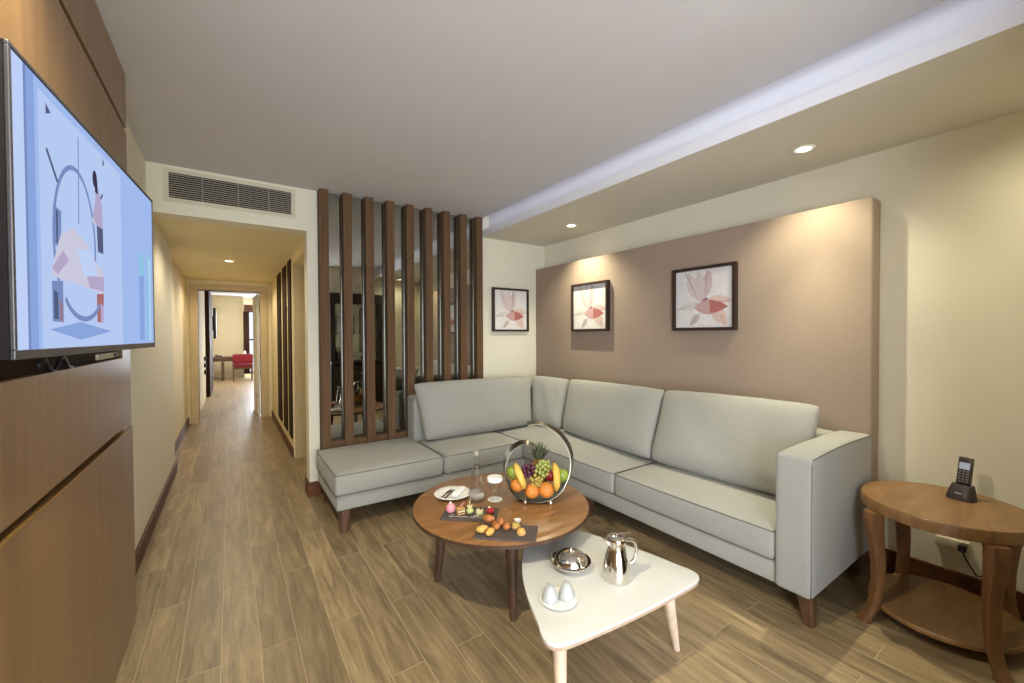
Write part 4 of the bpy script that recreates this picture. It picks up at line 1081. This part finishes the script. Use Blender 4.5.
# white door leaf swung into the far room
dl = bpy.data.objects.new('door_2', None); COL.objects.link(dl); dl.location = (.40, 8.17, 0); dl['kind'] = 'structure'
ad = math.radians(1.5); dv = V(-math.sin(ad), math.cos(ad), 0); dn = V(math.cos(ad), math.sin(ad), 0)
bm = B(); obox(bm, V(.378, 8.162, 1.03)+dv*.41, dv, dn, V(0, 0, 1), .41, .02, 1.02, .003); obj('leaf', bm, M_doorleaf, dl)
bm = B()
for z_ in (.3, 1.05, 1.8): box(bm, .352, .3575, 8.165, 8.19, z_, z_+.09)
obj('hinge', bm, M_bright, dl)
# dark sliding door on the far left wall
sd_ = thing('sliding_door', (-.44, 12.2, 0), 'dark brown sliding wardrobe door on the wall of the far room', 'door')
obj('panel', box(B(), -.469, -.395, 11.3, 13.2, .01, 2.40, .004), M_clad_dark, sd_)
obj('pull', box(B(), -.3945, -.38, 11.36, 11.42, .95, 1.25, .003), M_bright, sd_)
hk = thing('wall_hook_rail', (-.47, 10.7, .55), 'dark rail of three small hooks on the white wall before the sliding door', 'hook rail')
for z_ in (.56, .70, .84): obj('hook', box(B(), -.4695, -.435, 10.62, 10.76, z_, z_+.08, .004), M_dark, hk)
t2 = thing('small_television', (-.42, 14.3, 1.3), 'small dark television on the wall of the far room', 'television')
obj('bezel', box(B(), -.40, -.34, 13.85, 14.75, 1.28, 2.12, .01), M_dark, t2)
obj('screen', box(B(), -.3395, -.336, 13.88, 14.72, 1.32, 2.08), M_black, t2)
obj('bracket', box(B(), -.4695, -.4005, 14.2, 14.4, 1.5, 1.9), M_dark, t2)
dk = thing('writing_desk', (.1, 15.45, 0), 'dark wooden desk against the end wall of the far room', 'desk')
M_desk = wood('desk_wood', lin(78, 52, 34), lin(104, 72, 48), (4, 4, 10), 3, .45)
obj('desktop', box(B(), -.46, 1.3, 15.15, 15.80, .67, .72, .004), M_desk, dk)
obj('drawer', box(B(), -.46, .10, 15.20, 15.76, .58, .669, .003), M_desk, dk)
for x, y in ((-.22, 15.2), (1.24, 15.2), (-.22, 15.74), (1.24, 15.74)): obj('leg', box(B(), x-.035, x+.035, y-.03, y+.03, 0, .579, .003), M_desk, dk)
fcx, fcy = .285, 14.8
ch = thing('desk_chair', (fcx, fcy, 0), 'red upholstered chair with dark legs at the far desk', 'chair')
M_redf = mat('red_upholstery', lin(120, 16, 38), .7, var=.08, vscale=30)
bm = B(); cushion_box(bm, fcx-.26, fcx+.26, fcy+.02, fcy+.48, .40, .50, .03, .02, 6); obj('seat', bm, M_redf, ch, smooth=True)
bm = B(); cushion_box(bm, fcx-.26, fcx+.26, fcy-.02, fcy+.055, .52, .80, .03, .01, 6); obj('backrest', bm, M_redf, ch, smooth=True)
bm = B(); box(bm, fcx-.25, fcx+.25, fcy+.02, fcy+.46, .35, .399, .004); obj('seat_frame', bm, M_desk, ch)
for sx_ in (-1, 1):
    for y, top in ((fcy+.01, .52), (fcy+.44, .35)):
        bm = B(); loft(bm, [((fcx+sx_*.235, y, 0), .016, .016), ((fcx+sx_*.235, y+(0 if top < .5 else .005), top), .022, .022)], 12, 5); obj('leg', bm, M_desk, ch, smooth=40)
# small things on the desk
q = V(-.32, 15.4, .7205)
pn_ = thing('desk_phone', q, 'small dark phone on the far desk', 'phone'); obj('body', box(B(), q.x-.08, q.x+.08, q.y-.07, q.y+.07, q.z, q.z+.04, .008), M_black, pn_); obj('handset', box(B(), q.x-.085, q.x-.045, q.y-.08, q.y+.08, q.z+.0405, q.z+.075, .01), M_black, pn_)
q = V(.34, 15.5, .7205); single('desk_flower_vase', lathe(B(), [(0, 0), (.05, 0), (.06, .05), (.035, .12), (.045, .16), (.04, .16), (.03, .12), (0, .02)], q, 20), M_porc, q, 'small white vase on the far desk by the window', 'vase', smooth=40)
cu = thing('window_curtain', (.36, 16.0, .1), 'brown curtain hanging beside the window of the far room', 'curtain')
M_cur = mat('brown_curtain', lin(96, 64, 46), .85, var=.1, vscale=10)
bm = B(); pts = [(.335+.16*i/40, 15.86+.025*math.sin(i*1.1)) for i in range(41)]
for k in range(40):
    a, b = pts[k], pts[k+1]; bm.faces.new([bm.verts.new((a[0], a[1], .12)), bm.verts.new((b[0], b[1], .12)), bm.verts.new((b[0], b[1], 2.14)), bm.verts.new((a[0], a[1], 2.14))])
bmesh.ops.remove_doubles(bm, verts=bm.verts, dist=1e-4)
bmesh.ops.solidify(bm, geom=bm.faces[:], thickness=.004)
obj('drape', bm, M_cur, cu, smooth=True)
obj('pelmet', box(B(), .36, 1.3, 15.82, 15.895, 2.15, 2.36, .004), M_cur, cu)
spot('lamp_far_room', 1.0, 12.4, 2.38, 220*K, 165, .6, (1, .86, .62), .1)
area('far_cove_lamp', (.6, 13.9, 2.44), (0, .1, 1), 1.8, .25, 45*K, (1, .9, .68))
area('far_window_daylight', (1.3, 16.1, 1.3), (-.55, -1, -.25), 1.2, 1.9, 230*K, (.80, .88, 1))

# ------------------------------------------------------------------ world and colour management
w = bpy.data.worlds.new('world'); SC.world = w; w.use_nodes = True
bg = w.node_tree.nodes['Background']; bg.inputs['Color'].default_value = (.80, .88, 1, 1); bg.inputs['Strength'].default_value = 1.2
SC.view_settings.view_transform = 'Standard'; SC.view_settings.look = 'None'; SC.view_settings.gamma = 1; SC.view_settings.use_curve_mapping = False
SC.view_settings.exposure = 0.0
SC.cycles.max_bounces = 10; SC.cycles.diffuse_bounces = 5; SC.cycles.transparent_max_bounces = 24
SC.cycles.use_denoising = True
